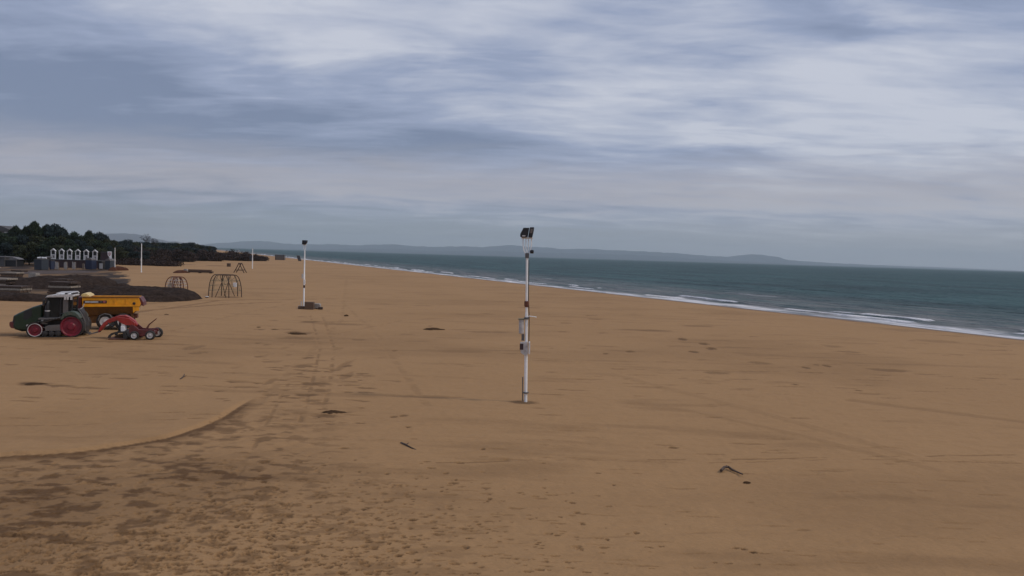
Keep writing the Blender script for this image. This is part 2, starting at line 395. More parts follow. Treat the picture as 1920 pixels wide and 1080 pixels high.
# ---------------------------------------------------------------- sea
A = np.radians(np.concatenate([np.linspace(-40, 50, 900), np.linspace(50, 100, 60)[1:]]))
r1 = 7.7*F/np.linspace(176, 12, 620); Rr = np.concatenate([[45], r1, r1[-1]*(29500/r1[-1])**np.linspace(0, 1, 50)[1:]])
X = Rr[:, None]*np.sin(A)[None, :]; Y = Rr[:, None]*np.cos(A)[None, :]
s_ = X*NX+Y*NY; t_ = X*DX+Y*DY
near = sm(900, 150, Rr)[:, None]
calm = sm(SHORE-2, SHORE+14, s_)
Z = -.40+near*calm*(.46*(fbm(s_/5+t_/60, t_/26, 3, 3)-.5)+.26*(fbm(s_/1.6, t_/6, 4, 4)-.5))
foam = np.zeros_like(X); w0 = (fbm(t_/22, s_*0, 8, 3)-.5)
e0 = SHORE-1.5+3.2*(fbm(t_/9, s_*0, 12, 3)-.5)
band = sm(0, .5, s_-e0)*sm(9.5, 4.0, s_-e0-7*w0)
foam = np.maximum(foam, band*(.30+.62*sm(.35, .62, fbm(s_/1.5+t_/30, t_/7, 14, 4))))
foam = np.maximum(foam, sm(1.3, .2, np.abs(s_-e0-.9))*.7)
for c0, wd, h, sd, th in ((97.0, .95, .36, 15, .54), (93.0, .8, .25, 16, .48)):
    c_ = c0+5.0*(fbm(t_/34, s_*0, sd, 3)-.5); on = sm(th-.06, th+.07, fbm(t_/13, s_*0, sd+20, 3))
    k = np.exp(-((s_-c_)/wd)**2)*on
    Z += h*k; foam = np.maximum(foam, sm(.35, .75, k*(.45+1.0*fbm(s_/.8, t_/3.0, sd+5, 4)))*1.15)
foam = np.maximum(foam, .30*sm(.74, .82, fbm(s_/3.5, t_/16, 27, 3))*sm(95, 110, s_)*sm(150, 115, s_))
Z = np.where(s_ < SHORE+3, np.minimum(Z, -.40+.08*sm(0, 1.2, s_-e0)), Z)
Z -= 1.0*sm(0, -2.0, s_-e0)
def seamat():
    m = bpy.data.materials.new('sea_water'); m.use_nodes = True; nt = m.node_tree; L = nt.links; b = nt.nodes['Principled BSDF']; N = nt.nodes.new
    geo = N('ShaderNodeNewGeometry')
    mp = N('ShaderNodeMapping'); mp.inputs['Rotation'].default_value = (0, 0, R(-23.8)); L.new(geo.outputs['Position'], mp.inputs['Vector'])
    def noise(sc, vec, det=6):
        m2 = N('ShaderNodeMapping'); m2.inputs['Scale'].default_value = vec; L.new(mp.outputs[0], m2.inputs['Vector'])
        n = N('ShaderNodeTexNoise'); n.inputs['Scale'].default_value = sc; n.inputs['Detail'].default_value = det; L.new(m2.outputs[0], n.inputs['Vector']); return n.outputs['Fac']
    cr = N('ShaderNodeValToRGB'); e = cr.color_ramp.elements
    e[0].position = .40; e[0].color = (.008, .036, .038, 1); e[1].position = .60; e[1].color = (.034, .094, .092, 1)
    nm_ = N('ShaderNodeMath'); nm_.operation = 'MULTIPLY_ADD'; nm_.inputs[1].default_value = .55; L.new(noise(.05, (1, .25, 1), 6), nm_.inputs[0])
    n2_ = N('ShaderNodeMath'); n2_.operation = 'MULTIPLY'; n2_.inputs[1].default_value = .45; L.new(noise(.42, (1, .16, 1), 8), n2_.inputs[0]); L.new(n2_.outputs[0], nm_.inputs[2]); L.new(nm_.outputs[0], cr.inputs[0])
    # sandy shallows are a little browner
    a = N('ShaderNodeAttribute'); a.attribute_name = 'shallow'
    wv = N('ShaderNodeMapRange'); wv.inputs[1].default_value = .42; wv.inputs[2].default_value = .56; wv.inputs[3].default_value = .35; L.new(noise(.30, (1, .18, 1), 8), wv.inputs[0])
    am = N('ShaderNodeMath'); am.operation = 'MULTIPLY'; L.new(a.outputs['Fac'], am.inputs[0]); L.new(wv.outputs[0], am.inputs[1])
    mx0 = N('ShaderNodeMix'); mx0.data_type = 'RGBA'; L.new(am.outputs[0], mx0.inputs[0]); L.new(cr.outputs[0], mx0.inputs[6]); mx0.inputs[7].default_value = (.185, .175, .165, 1)
    f = N('ShaderNodeAttribute'); f.attribute_name = 'foam'
    mm = N('ShaderNodeMath'); mm.operation = 'MULTIPLY_ADD'; mm.inputs[1].default_value = .5; L.new(noise(1.1, (1, .4, 1), 8), mm.inputs[0]); mm.inputs[2].default_value = -.25
    ad = N('ShaderNodeMath'); ad.operation = 'ADD'; ad.use_clamp = True; L.new(f.outputs['Fac'], ad.inputs[0]); L.new(mm.outputs[0], ad.inputs[1])
    fm = N('ShaderNodeMath'); fm.operation = 'MULTIPLY'; fm.use_clamp = True
    gt = N('ShaderNodeMapRange'); gt.inputs[1].default_value = .02; gt.inputs[2].default_value = .25; L.new(f.outputs['Fac'], gt.inputs[0])
    L.new(ad.outputs[0], fm.inputs[0]); L.new(gt.outputs[0], fm.inputs[1])
    mx = N('ShaderNodeMix'); mx.data_type = 'RGBA'; L.new(fm.outputs[0], mx.inputs[0]); L.new(mx0.outputs[2], mx.inputs[6]); mx.inputs[7].default_value = (.72, .70, .70, 1)
    h = N('ShaderNodeMath'); h.operation = 'MULTIPLY_ADD'; h.inputs[1].default_value = 3.0
    L.new(noise(.11, (1, .35, 1), 4), h.inputs[0]); L.new(noise(.6, (1, .45, 1), 6), h.inputs[2])
    bp = N('ShaderNodeBump'); bp.inputs['Strength'].default_value = 1.0; bp.inputs['Distance'].default_value = 1.8
    L.new(h.outputs[0], bp.inputs['Height'])
    # body colour plus a sky reflection capped as on a wave-roughened sea
    df = N('ShaderNodeBsdfDiffuse'); gl = N('ShaderNodeBsdfGlossy'); gl.inputs['Roughness'].default_value = .28
    L.new(mx.outputs[2], df.inputs['Color']); L.new(bp.outputs[0], df.inputs['Normal']); L.new(bp.outputs[0], gl.inputs['Normal'])
    fr_ = N('ShaderNodeFresnel'); fr_.inputs['IOR'].default_value = 1.33; L.new(bp.outputs[0], fr_.inputs['Normal'])
    mn = N('ShaderNodeMath'); mn.operation = 'MINIMUM'; mn.inputs[1].default_value = .16; L.new(fr_.outputs[0], mn.inputs[0])
    inv = N('ShaderNodeMath'); inv.operation = 'MULTIPLY_ADD'; inv.inputs[1].default_value = -.9; inv.inputs[2].default_value = 1; L.new(fm.outputs[0], inv.inputs[0])
    fc = N('ShaderNodeMath'); fc.operation = 'MULTIPLY'; L.new(mn.outputs[0], fc.inputs[0]); L.new(inv.outputs[0], fc.inputs[1])
    ms = N('ShaderNodeMixShader'); L.new(fc.outputs[0], ms.inputs[0]); L.new(df.outputs[0], ms.inputs[1]); L.new(gl.outputs[0], ms.inputs[2])
    nt.nodes.remove(b); L.new(ms.outputs[0], nt.nodes['Material Output'].inputs['Surface'])
    return m
sea = grid_mesh('sea', X, Y, Z, seamat(), {'foam': np.clip(foam, 0, 1.2), 'shallow': sm(SHORE+75, SHORE+4, s_)*.85}, keep=(s_ > SHORE-5).ravel())
sea['kind'] = 'structure'
del X, Y, Z, foam, s_, t_

# ---------------------------------------------------------------- hills far across the water
def hills(D, prof, seed):
    xs = np.arange(prof[0][0], prof[-1][0], 3.0); h = np.interp(xs, [p[0] for p in prof], [p[1] for p in prof])
    h = h+.9*(fbm(xs/9, xs*0, seed, 3)-.5)*np.clip(h/6, 0, 1)*2
    rows = []; 
    for k, (off, f) in enumerate(((-.16, -.1), (-.08, .35), (-.03, .78), (0, 1.0), (.04, .7), (.1, -.1))):
        Yk = D*(1+off); hh = h*f*(1 if k == 3 else 1+.5*(fbm(xs/14, xs*0+k*3, seed+k, 3)-.5))
        Xk = (xs-960)/F*D; rows.append((Xk, np.full_like(Xk, Yk), HC+hh*D/F if False else np.where(f < 0, -30, hh*D/F)))
    Xa = np.stack([r[0] for r in rows]); Ya = np.stack([r[1] for r in rows]); Za = np.stack([r[2] for r in rows])
    o = grid_mesh('hills', Xa, Ya, Za, M['hillm']); o['kind'] = 'structure'
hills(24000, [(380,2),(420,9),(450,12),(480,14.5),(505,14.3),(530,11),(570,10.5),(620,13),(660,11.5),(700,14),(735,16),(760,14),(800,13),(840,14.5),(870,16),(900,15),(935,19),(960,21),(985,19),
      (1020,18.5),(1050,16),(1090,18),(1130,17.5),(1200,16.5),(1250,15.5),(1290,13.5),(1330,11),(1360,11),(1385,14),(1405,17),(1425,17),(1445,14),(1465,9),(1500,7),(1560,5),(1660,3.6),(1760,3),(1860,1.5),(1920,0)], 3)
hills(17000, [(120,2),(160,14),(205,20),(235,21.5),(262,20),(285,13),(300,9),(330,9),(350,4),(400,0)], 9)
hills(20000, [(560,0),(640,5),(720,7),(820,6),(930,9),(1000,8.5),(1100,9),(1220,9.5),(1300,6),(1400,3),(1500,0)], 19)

# ---------------------------------------------------------------- vegetation
def leafmesh(name, clumps, n, size, m, parent, seed, flat=.6):
    r = np.random.default_rng(seed); cl = np.array(clumps, float)   # cx cy cz rx ry rz
    vol = cl[:, 3]*cl[:, 4]*cl[:, 5]; k = r.choice(len(cl), n, p=vol**.8/(vol**.8).sum())
    d = r.normal(size=(n, 3)); d /= np.linalg.norm(d, axis=1)[:, None]
    rad = np.where(r.uniform(0, 1, n) < .12, r.uniform(1.0, 1.32, n), r.uniform(.55, 1.05, n))[:, None]; c = cl[k, :3]+d*cl[k, 3:]*rad
    a = r.normal(size=(n, 3)); a /= np.linalg.norm(a, axis=1)[:, None]
    b = np.cross(a, r.normal(size=(n, 3))); b /= np.linalg.norm(b, axis=1)[:, None]
    s = (size*r.uniform(.5, 1.3, n))[:, None]; b = b*flat
    v = np.stack([c-a*s-b*s*.6, c+a*s*.2-b*s, c+a*s+b*s*.5, c-a*s*.3+b*s], 1).reshape(-1, 3)
    tone = r.uniform(0, 1, len(cl))[k]*.6+r.uniform(0, .4, n)
    me = bpy.data.meshes.new(name); me.vertices.add(len(v)); me.vertices.foreach_set('co', v.astype(np.float32).ravel())
    me.loops.add(4*n); me.loops.foreach_set('vertex_index', np.arange(4*n, dtype=np.int32))
    me.polygons.add(n); me.polygons.foreach_set('loop_start', np.arange(0, 4*n, 4, dtype=np.int32)); me.update(calc_edges=True)
    at = me.attributes.new('tone', 'FLOAT', 'POINT'); at.data.foreach_set('value', np.repeat(tone, 4).astype(np.float32))
    me.materials.append(M[m]); o = bpy.data.objects.new(name, me); C.objects.link(o)
    if parent: o.parent = parent
    return o
def proto_tree(kind, seed, leaf='leaf', bark='bark'):      # 10 m high, 8 m wide
    r = random.Random(seed); root = empty('pine_tree' if kind == 'umbrella' else 'tree', (0, 0, -50))
    mb = MB(); top = 7.6 if kind == 'umbrella' else 6.5
    lean = r.uniform(-.6, .6)
    mb.tube([(0, 0, -.3), (lean*.3, .1, top*.35), (lean*.8, 0, top*.7), (lean, 0, top)], [.30, .24, .17, .09], 8)
    cl = []
    if kind == 'umbrella':
        for i in range(13):
            a = r.uniform(0, 6.28); q = r.uniform(.3, 1)**.6; x, y = 2.9*q*math.cos(a), 2.9*q*math.sin(a); z = 8.7-1.7*q*q+r.uniform(-.5, .6)
            cl.append((x+lean, y, z, r.uniform(1, 1.5), r.uniform(1, 1.5), r.uniform(.6, .95)))
            mb.tube([(lean*.8, 0, top*r.uniform(.55, .85)), (lean+x*.5, y*.5, z-1.3), (lean+x*.9, y*.9, z-.3)], [.09, .06, .03], 5)
        cl += [(lean, 0, 8.6, 1.8, 1.8, 1.1), (lean+r.uniform(-1, 1), .5, 7.2, 2.0, 2, .8)]
    else:
        for i in range(20):
            a = r.uniform(0, 6.28); z = r.uniform(1.6, 9.0); w = 3.2*math.sin(math.pi*min(1, (z+1.0)/11))**.7; q = r.uniform(.35, .95)
            x, y = w*q*math.cos(a), w*q*math.sin(a); rr = r.uniform(.9, 1.6)
            cl.append((x, y, z, rr, rr, rr*r.uniform(.55, .85)))
            mb.tube([(lean*.5, 0, max(.8, z-1.6)), (x*.5, y*.5, z-.6), (x*.9, y*.9, z)], [.09, .06, .03], 5)
        cl += [(0, 0, 3.5, 2.2, 2.2, 1.6), (0, 0, 6, 2, 2, 1.6)]
    mb.build('trunk', bark, root, smooth=True)
    leafmesh('crown', cl, 5200, .30, leaf, root, seed)
    return root
protos = [proto_tree('umbrella', 1), proto_tree('umbrella', 2, bark='barkpale'), proto_tree('round', 3), proto_tree('round', 4, 'leaf2'), proto_tree('round', 5, 'leaf3'), proto_tree('umbrella', 6, 'leaf3')]
used = set()
def place_tree(k, px, topy, wpx, Yd, label, group):
    o = protos[k] if k not in used else copy_tree(protos[k]); used.add(k)
    top = P(px, topy, Yd); h = top.z; w = wpx/F*Yd
    o.location = (top.x, Yd, 0); o.scale = (w/8, w/8, h/10); o.rotation_euler = (0, 0, random.uniform(0, 6.28))
    tag(o, label, 'tree', group)
GP = 'pines and trees of the dark wood behind the beach cabins'
for a in [(0, 30, 421.5, 22, 262, 'rounded dark pine left of the tallest pine behind the huts'),
          (1, 62, 413.5, 30, 255, 'tallest dark pine of the wood, far left behind the beach'),
          (0, 87, 419, 24, 262, 'narrow pine crown just right of the tallest pine'),
          (5, 107, 419.5, 44, 258, 'broad domed pine standing above the white gabled cabins'),
          (1, 168, 431, 20, 285, 'small isolated pine crown rising above the low tree line right of the cabins roofline'),
          (5, 189, 435, 36, 292, 'flat topped pine at the right end of the tall wood'),
          (0, 47, 422.5, 12, 270, 'slim pine tip between the rounded pine and the tallest pine'),
          (2, 142, 434, 34, 280, 'bushy tree behind the right cabins, lower than the domed pine')]:
    place_tree(*a, GP)
for i, (px, ty, w, Yd) in enumerate([(8,436,34,250),(-12,431,36,262),(24,443,30,236),(44,440,30,238),(72,440,34,238),(95,443,30,236),(118,442,30,240),(132,448,26,238),(150,449,26,246),(170,447,28,250),(186,450,26,246),
                                     (203,447,20,290),(198,455,22,262),(12,455,30,232),(36,458,26,230),(80,458,28,232),(108,458,28,231),(140,460,26,231),(165,461,26,232),(190,464,24,233),(-18,450,34,240),(55,452,26,234),(124,460,22,230),(206,461,18,250),(40,431,34,285),(65,430,36,288),(92,431,36,286),(115,432,34,288),(20,434,30,288),(0,436,30,288),(150,441,28,292),(200,442,22,300)]):
    place_tree([2, 3, 2, 4, 3][i % 5], px, ty, w*1.35, Yd, 'dark bushy tree in the dense mass of the wood behind the beach cabins', GP)
GF = 'far low trees beyond the sand towards the point'
for i, (px, ty, w, Yd) in enumerate([(a_, b_, c_*1.75, d_) for a_, b_, c_, d_ in [(216,449.5,16,330),(226,452,16,340),(238,448.5,15,350),(250,452,16,360),(262,453,16,370),(276,453.5,18,380),(291,454,18,400),(305,454,18,420),(319,454.5,18,440),(333,454.5,18,465),
                                     (346,455,16,490),(357,454,14,520),(367,456.5,13,560),(376,459,12,610),(384,460.5,11,680),(391,460.5,10,760),(398,461.5,9,860),(402,464.5,8,960),
                                     (221,462,18,300),(240,463,18,310),(262,463,20,325),(284,463,20,345),(306,464,20,365),(328,464,20,390),(350,464,18,420),(368,465,14,470),(382,466,12,540),(232,470,16,285),(252,471,16,295),(272,470,16,305),(210,456,20,300),(226,459,20,305),(246,458,20,320),(266,459,20,335),(286,460,20,350),(307,460,20,370),(328,460,20,395),(346,461,18,420)]]):
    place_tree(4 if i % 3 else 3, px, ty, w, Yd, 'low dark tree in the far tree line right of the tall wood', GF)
# bare tree
bt = empty('bare_tree', (P(278, 450, 400).x, 400, 0), 0, 'leafless grey tree standing above the far tree line', 'tree')
rb = random.Random(3); mb = MB(); tw = MB()
mb.tube([(0, 0, -.2), (.2, 0, 4), (0, 0, 8)], [.3, .22, .14], 7)
def br(p, d, l, r_, dep):
    q = p+d*l; (mb if dep > 2 else tw).tube([p, (p+q)/2+Vector((rb.uniform(-.1, .1),)*3), q], [r_, r_*.8, r_*.55], 4)
    if dep:
        for _ in range(3): br(q, (d+Vector((rb.uniform(-.9, .9), rb.uniform(-.9, .9), rb.uniform(-.3, .5)))).normalized(), l*.72, r_*.6, dep-1)
for _ in range(6): br(Vector((0, 0, rb.uniform(5.5, 8))), Vector((rb.uniform(-1, 1), rb.uniform(-1, 1), rb.uniform(.2, .9))).normalized(), 2.3, .22, 4)
mb.v += []; mb.build('trunk', 'bark', bt); tw.v and [MB().add(tw.v, tw.f).build('branches', 'twig', bt)]
# brown thickets behind the beach
def thicket(px0, px1, ytop, ybase, Yd, label, seed, m='brush', n=9000, size=.5, cat='bush', dd=6):
    r = random.Random(seed); x0 = P(px0, 480, Yd).x; x1 = P(px1, 480, Yd).x; cx = (x0+x1)/2
    H = P((px0+px1)/2, ytop, Yd).z; o = empty('bush_thicket', (cx, Yd, 0), 0, label, cat, 'brown thickets along the back of the beach'); cl = []; mb = MB()
    nn = int((x1-x0)/2.2)+4
    for i in range(nn):
        u = i/(nn-1); x = (x0-cx)+(x1-x0)*u; hh = H*(.55+.45*math.sin(math.pi*(.08+.84*u))**.5)*r.uniform(.78, 1.0); y = r.uniform(-dd, dd)
        cl.append((x, y, hh*.5, 2.4, 2.4, hh*.5)); cl.append((x+r.uniform(-1, 1), y-2, hh*.3, 2.4, 2.4, hh*.32))
        mb.tube([(x, y, -.2), (x+.3, y, hh*.5), (x+r.uniform(-.8, .8), y, hh*.9)], [.12, .08, .03], 5)
    mb.parts('stem', 'bark', o); leafmesh('foliage', cl, n, size, m, o, seed, .35)
thicket(212, 300, 463, 488, 318, 'leftmost brown thicket, just right of the tall wood', 21, n=9000)
thicket(285, 360, 466, 488, 352, 'brown thicket in the middle of the scrub strip at the back of the beach', 22, n=9000)
thicket(345, 415, 468, 488, 392, 'brown thicket left of the white mast at the back of the beach', 23, n=8000)
thicket(405, 470, 469, 487, 424, 'brown thicket right behind the white mast by the sea', 24, n=8000, size=.55)
thicket(458, 497, 477, 487, 440, 'last low brown thicket where the scrub ends at the open beach', 25, n=4500)
thicket(218, 330, 484, 494, 268, 'low rusty brush strip in front of the leftmost thicket', 26, 'brush', 6000, .35, 'brush', 2)
thicket(477, 491, 478, 487, 470, 'small dark green shrub beside the thin white pole on the far beach', 27, 'leaf3', 2500, .4, 'bush', 2)

# ---------------------------------------------------------------- dark heaps at the back of the beach
def heap(px0, px1, ybase, hgt, depth, label, m='seaweed', seed=1, name='seaweed_heap', cat='heap', pw=.55, group='long dark heaps at the back of the beach'):
    a, b = G(px0, ybase), G(px1, ybase); cx = (a.x+b.x)/2; Yd = a.y+depth/2
    nx, ny = 110, 30; u = np.linspace(-1, 1, nx)[None, :]; v = np.linspace(-1, 1, ny)[:, None]
    w = (b.x-a.x)/2*Yd/a.y
    rr = (np.abs(u)**3.2+np.abs(v)**2.4); k = np.clip(1-rr, 0, 1)**pw
    Xg = u*w+0*v; Yg = v*depth/2+0*u
    nz = fbm(Xg/2.2+seed*9, Yg/1.6, seed, 5)
    Zg = hgt*k*(.55+.9*nz)+.05*(k > 0)-.08
    Xg = Xg+.4*(fbm(Xg/1.5, Yg/1.5, seed+3, 3)-.5); Yg = Yg+.6*(fbm(Xg/1.5+7, Yg/1.5, seed+4, 3)-.5)
    o = grid_mesh(name, Xg, Yg, Zg, M[m]); o.location = ((a.x+b.x)/2*Yd/a.y, Yd, 0)
    return tag(o, label, cat, group)
heap(135, 412, 562.5, 1.65, 13, 'long low dark heap of seaweed right behind the yellow dump truck, reaching the climbing dome', seed=1, pw=.62)
heap(60, 240, 541.5, 1.7, 20, 'rounded dark brown heap behind the long low one, below the navy storage row', seed=2)
heap(-60, 175, 562.5, .9, 5, 'dark heap left of the dump truck, under the flat timber stacks', seed=3)
heap(-60, 110, 527, .8, 8, 'dark brown bank left of the rounded heap, in front of the grey hut', seed=4)
heap(214, 243, 508, 1.0, 9, 'small rusty heap of brush at the foot of the grey pole', 'redweed', 5, 'brush_heap', 'heap')
heap(330, 360, 512, .7, 6, 'short dark sand heap at the left end of the timber pile', 'redweed', 6, 'sand_heap', 'heap')
heap(60, 212, 514, .35, 26, 'flat grey brown terrace of packed debris before the storage row', 'wood', 7, 'debris_bank', 'bank', .4)
# flat stacks of timber panels
def stack(px0, px1, py, layers, label, depth=2.4, lay=.24, pale=(0,), seed=0):
    a, b = G(px0, py), G(px1, py); r = random.Random(seed); o = empty('timber_stack', ((a.x+b.x)/2, a.y, 0), 0, label, 'timber stack', 'flat timber stacks at the left edge of the beach')
    L = b.x-a.x; 
    for k in range(layers):
        mb = MB(); x0 = -L/2+r.uniform(-.04, .08)*L; x1 = L/2-r.uniform(-.02, .12)*L; z = .02+k*(lay+.045)
        n = 6
        for i in range(n): mb.box(x0+r.uniform(0, .1), x1-r.uniform(0, .1), i*depth/n, (i+.88)*depth/n, z+.045, z+.045+lay)
        for i in range(5): 
            x = x0+(x1-x0)*(i+.5)/5; mb.box(x-.06, x+.06, .03, depth-.05, z, z+.043)
        mb.build('panel_layer', 'woodpale' if k in pale else ('woodmid' if (k+seed) % 3 == 0 else 'wood'), o)
stack(-30, 66, 556, 5, 'timber stack with pale top layer at the left edge behind the tractor nose', pale=(1, 3), seed=1)
stack(-40, 45, 538, 5, 'timber stack with two pale layers, second from the front at the left edge', pale=(1, 4), seed=2)
stack(88, 150, 551, 6, 'timber stack showing a pale board just above the tractor cab roof', pale=(3,), seed=3)
stack(70, 150, 539, 5, 'low timber stack leaning on the rounded heap above the tractor cab', pale=(2,), seed=4)
stack(0, 52, 521, 4, 'timber stack in the third row at the left edge, left of the grey crate', pale=(3,), seed=5)
stack(-40, 22, 507, 4, 'farthest timber stack at the left edge, in front of the grey hut', pale=(2,), seed=6)
stack(20, 60, 511, 2, 'small timber stack between the grey hut and the grey crate', pale=(), seed=7)

def crate(px, py, w, d, h, label, m, name='crate', cat='crate', slats=4, rz=0, group=None):
    p = G(px, py); o = empty(name, p, rz, label, cat, group); f = MB(); b = MB(); t = .05*max(1, h)
    for sx in (-1, 1):
        for sy in (0, 1): f.box(sx*w/2-t if sx > 0 else -w/2, sx*w/2 if sx > 0 else -w/2+t, sy*(d-t), sy*(d-t)+t, 0, h)
    for i in range(slats):
        z0 = h*(i+.06)/slats; z1 = h*(i+.92)/slats
        b.box(-w/2-.015, w/2+.015, -.025, -.003, z0, z1); b.box(-w/2-.015, w/2+.015, d+.003, d+.025, z0, z1)
        b.box(-w/2-.03, -w/2-.006, 0, d, z0, z1); b.box(w/2+.006, w/2+.03, 0, d, z0, z1)
    b.box(-w/2+t, w/2-t, t, d-t, h-.06, h-.01)
    f.parts('corner_post', m, o); b.parts('board', m, o); return o
crate(60, 530, 1.25, 1.2, 1.75, 'tall grey crate standing between the dark heaps left of the tractor cab', 'concrete')
crate(428, 500, 1.1, 1.1, 1.3, 'small dark crate alone on the sand left of the A frame', 'wood')
crate(579, 581, 1.0, .9, .95, 'brown slatted crate at the foot of the middle floodlight pole', 'woodmid', rz=.1)
crate(565, 580, .75, .6, .38, 'low flat brown crate left of the slatted crate by the middle pole', 'woodmid', slats=2)
def block(px, py, w, d, h, label, m, name='concrete_block', cat='block', rz=0, feet=True, group=None):
    o = empty(name, G(px, py), rz, label, cat, group)
    b = MB(); b.prism([(-w/2, .12), (-w/2, h*.8), (-w/2+.12*w, h), (w/2-.12*w, h), (w/2, h*.8), (w/2, .12)], 0, d); b.build('body', m, o, bev=.02)
    f = MB()
    for i in (-1, 0, 1): f.box(i*w*.36-.08*w, i*w*.36+.08*w, .02, d-.02, 0, .118)
    f.parts('bearer', 'wood', o); return o
block(593, 580, .85, .7, .70, 'pale grey block right of the brown slatted crate by the middle pole', 'concrete')
block(600, 581, .5, .5, .34, 'small dark lump of timber at the right end of the load beside the middle pole', 'wood', 'timber_block')
block(387, 558.5, .42, .3, .22, 'tiny white block lying left of the large climbing dome', 'white')
p = G(303.5, 562); o = empty('marker_post', p, 0, 'short white post standing in front of the long dark heap', 'post')
mb = MB(); mb.lathe((0, 0, 0), [(.05, 0), (.05, .5), (.045, .55)], n=10); mb.build('post', 'white', o); mb = MB(); mb.lathe((0, 0, .55), [(.055, 0), (.05, .05), (.01, .07)], n=10); mb.build('cap', 'grey', o)
# timber pile
p = G(372, 512); o = empty('timber_pile', p, 0, 'long pile of brown beams lying on the sand above the climbing domes', 'timber pile')
for k in range(2):
    for i in range(4 if k == 0 else 3):
        mb = MB(); z = .16+k*.42; mb.box(-3.8+.2*i+k*.6, 3.7-.3*k, i*.34, i*.34+.3, z, z+.38); mb.build('beam', 'woodmid' if k else 'wood', o, bev=.02)
mb = MB(); [mb.box(x, x+.3, -.1, 1.3, 0, .157) for x in (-3.2, 0, 3)]; mb.parts('bearer', 'wood', o)
block(347, 511.5, .95, .9, 1.05, 'pale pinkish block at the left end of the brown beams', 'concrete', 'concrete_block')

# ---------------------------------------------------------------- storage row and cabins behind the beach
YB = G(206, 505).y+3.5; ZB = P(140, 487, YB).z; ZC = P(140, 467.0, YB+.8).z-ZB
def lx(px, Yd): return P(px, 480, Yd).x
x0, x1 = lx(88, YB), lx(206, YB)
o = empty('storage_building', ((x0+x1)/2, YB, 0), 0, 'long low dark maroon storage building carrying the white gabled cabins', 'building'); w = (x1-x0)/2
mb = MB(); mb.box(-w, w, 0, 3.2, 0, ZB-.15); mb.build('wall', 'maroon', o)
mb = MB(); mb.box(-w-.2, w+.2, -.25, 3.4, ZB-.147, ZB); mb.build('roof', 'wall', o)
for i in range(9):
    mb = MB(); x = -w+.8+i*(2*w-1.6)/8; mb.box(x-.06, x+.06, -.10, -.004, 0, ZB-.15); mb.build('batten', 'wood', o)
mb = MB(); mb.box(w-3.4, w-1.0, 1.2, 3.0, ZB+.003, ZB+2.4); mb.build('upper_room', 'maroon', o)
mb = MB(); mb.box(w-3.6, w-.8, 1.0, 3.2, ZB+2.403, ZB+2.52); mb.build('upper_roof', 'wall', o)
cab0 = None
names = ['leftmost white gabled cabin above the storage row', 'second white gabled cabin from the left', 'third white gabled cabin from the left', 'fourth white gabled cabin from the left, just left of the navy tarpaulin', 'fifth white gabled cabin, second from the right', 'rightmost white gabled cabin beside the maroon upper room']
for i, px in enumerate([101.5, 117, 132, 147.3, 163, 179.5]):
    x = lx(px, YB+1.3)
    if cab0 is None:
        c = cab0 = empty('beach_cabin', (x, YB+.8, ZB+.005), 0)
        W = .62; mb = MB()
        for s in (-1, 1): mb.box(s*W-.09, s*W+.09, 0, .16, 0, 2.15)
        mb.box(-W+.093, W-.093, .02, .2, 1.12, 1.24); mb.box(-W+.093, W-.093, .02, .2, 0, .15)
        mb.parts('frame_member', 'white', c)
        mb = MB(); mb.box(-W+.093, W-.093, .06, .14, .152, 1.118); mb.build('front_panel', 'offwhite', c)
        mb = MB(); mb.box(-.02, .34, .01, .055, .35, .95); mb.build('notice', 'grey', c)
        mb = MB(); mb.box(-W+.05, W-.05, .75, .80, .1, 2.2); mb.build('back_wall', 'black', c)
        for s in (-1, 1):
            mb = MB(); mb.prism([(s*(W+.20), 2.10), (s*(W+.20), 2.22), (0, 2.82), (0, 2.69)], -.10, .30); mb.build('roof_slope', 'white', c)
        mb = MB(); mb.prism([(-W+.1, 2.10), (-W*.72, 2.36), (0, 2.60), (W*.72, 2.36), (W-.1, 2.10), (W*.55, 2.22), (0, 2.44), (-W*.55, 2.22)], .02, .12); mb.build('gable_arch', 'white', c)
    else: c = copy_tree(cab0); c.location.x = x
    c.scale = (1, 1, ZC/2.82); tag(c, names[i], 'beach cabin', 'white gabled cabins in a row')
def container(px0, px1, py, h, d, label, m, top='wall', ribs=7, dome=False, name='storage_container', cat='container'):
    a, b = G(px0, py), G(px1, py); w = (b.x-a.x)/2; o = empty(name, ((a.x+b.x)/2, a.y, 0), 0, label, cat)
    mb = MB(); mb.box(-w, w, 0, d, .08, h); mb.build('wall', m, o, bev=.02)
    mb = MB(); [mb.box(-w+.1+i*(2*w-.3)/(ribs-1), -w+.2+i*(2*w-.3)/(ribs-1), -.035, -.003, .12, h-.06) for i in range(ribs)]; mb.parts('rib', m, o)
    if dome:
        mb = MB(); n = 12; mb.prism([(-w*1.02, h+.003)]+[(-w*1.02*math.cos(math.pi*i/n), h+.003+.65*math.sin(math.pi*i/n)) for i in range(n+1)]+[(w*1.02, h+.003)], -.05, d+.05); mb.build('cover', top, o, smooth=True)
    else:
        mb = MB(); mb.box(-w-.06, w+.06, -.08, d+.06, h+.003, h+.12); mb.build('roof', top, o)
    mb = MB(); mb.box(-w, w, .1, d-.1, 0, .077); mb.build('skid', 'darksteel', o)
    return o
container(64, 92, 506, 2.7, 3, 'slate blue storage container at the left end of the row', 'slate')
c = container(160, 183, 505, 2.6, 2.4, 'navy blue container with rounded grey cover below the right cabins', 'navy', 'grey', dome=True)
container(197, 214.5, 505.5, 2.5, 2.4, 'dark slate container at the right end of the row by the white pole', 'slate', 'grey', dome=True)
container(184, 196.5, 505, 2.3, 2.0, 'dark kiosk between the navy container and the right end container', 'black', 'grey', ribs=3, name='kiosk', cat='kiosk')
a = G(190.5, 505.3); o = empty('notice_board', (a.x, a.y-.35, 0), 0, 'pale notice board standing in front of the dark kiosk', 'notice board')
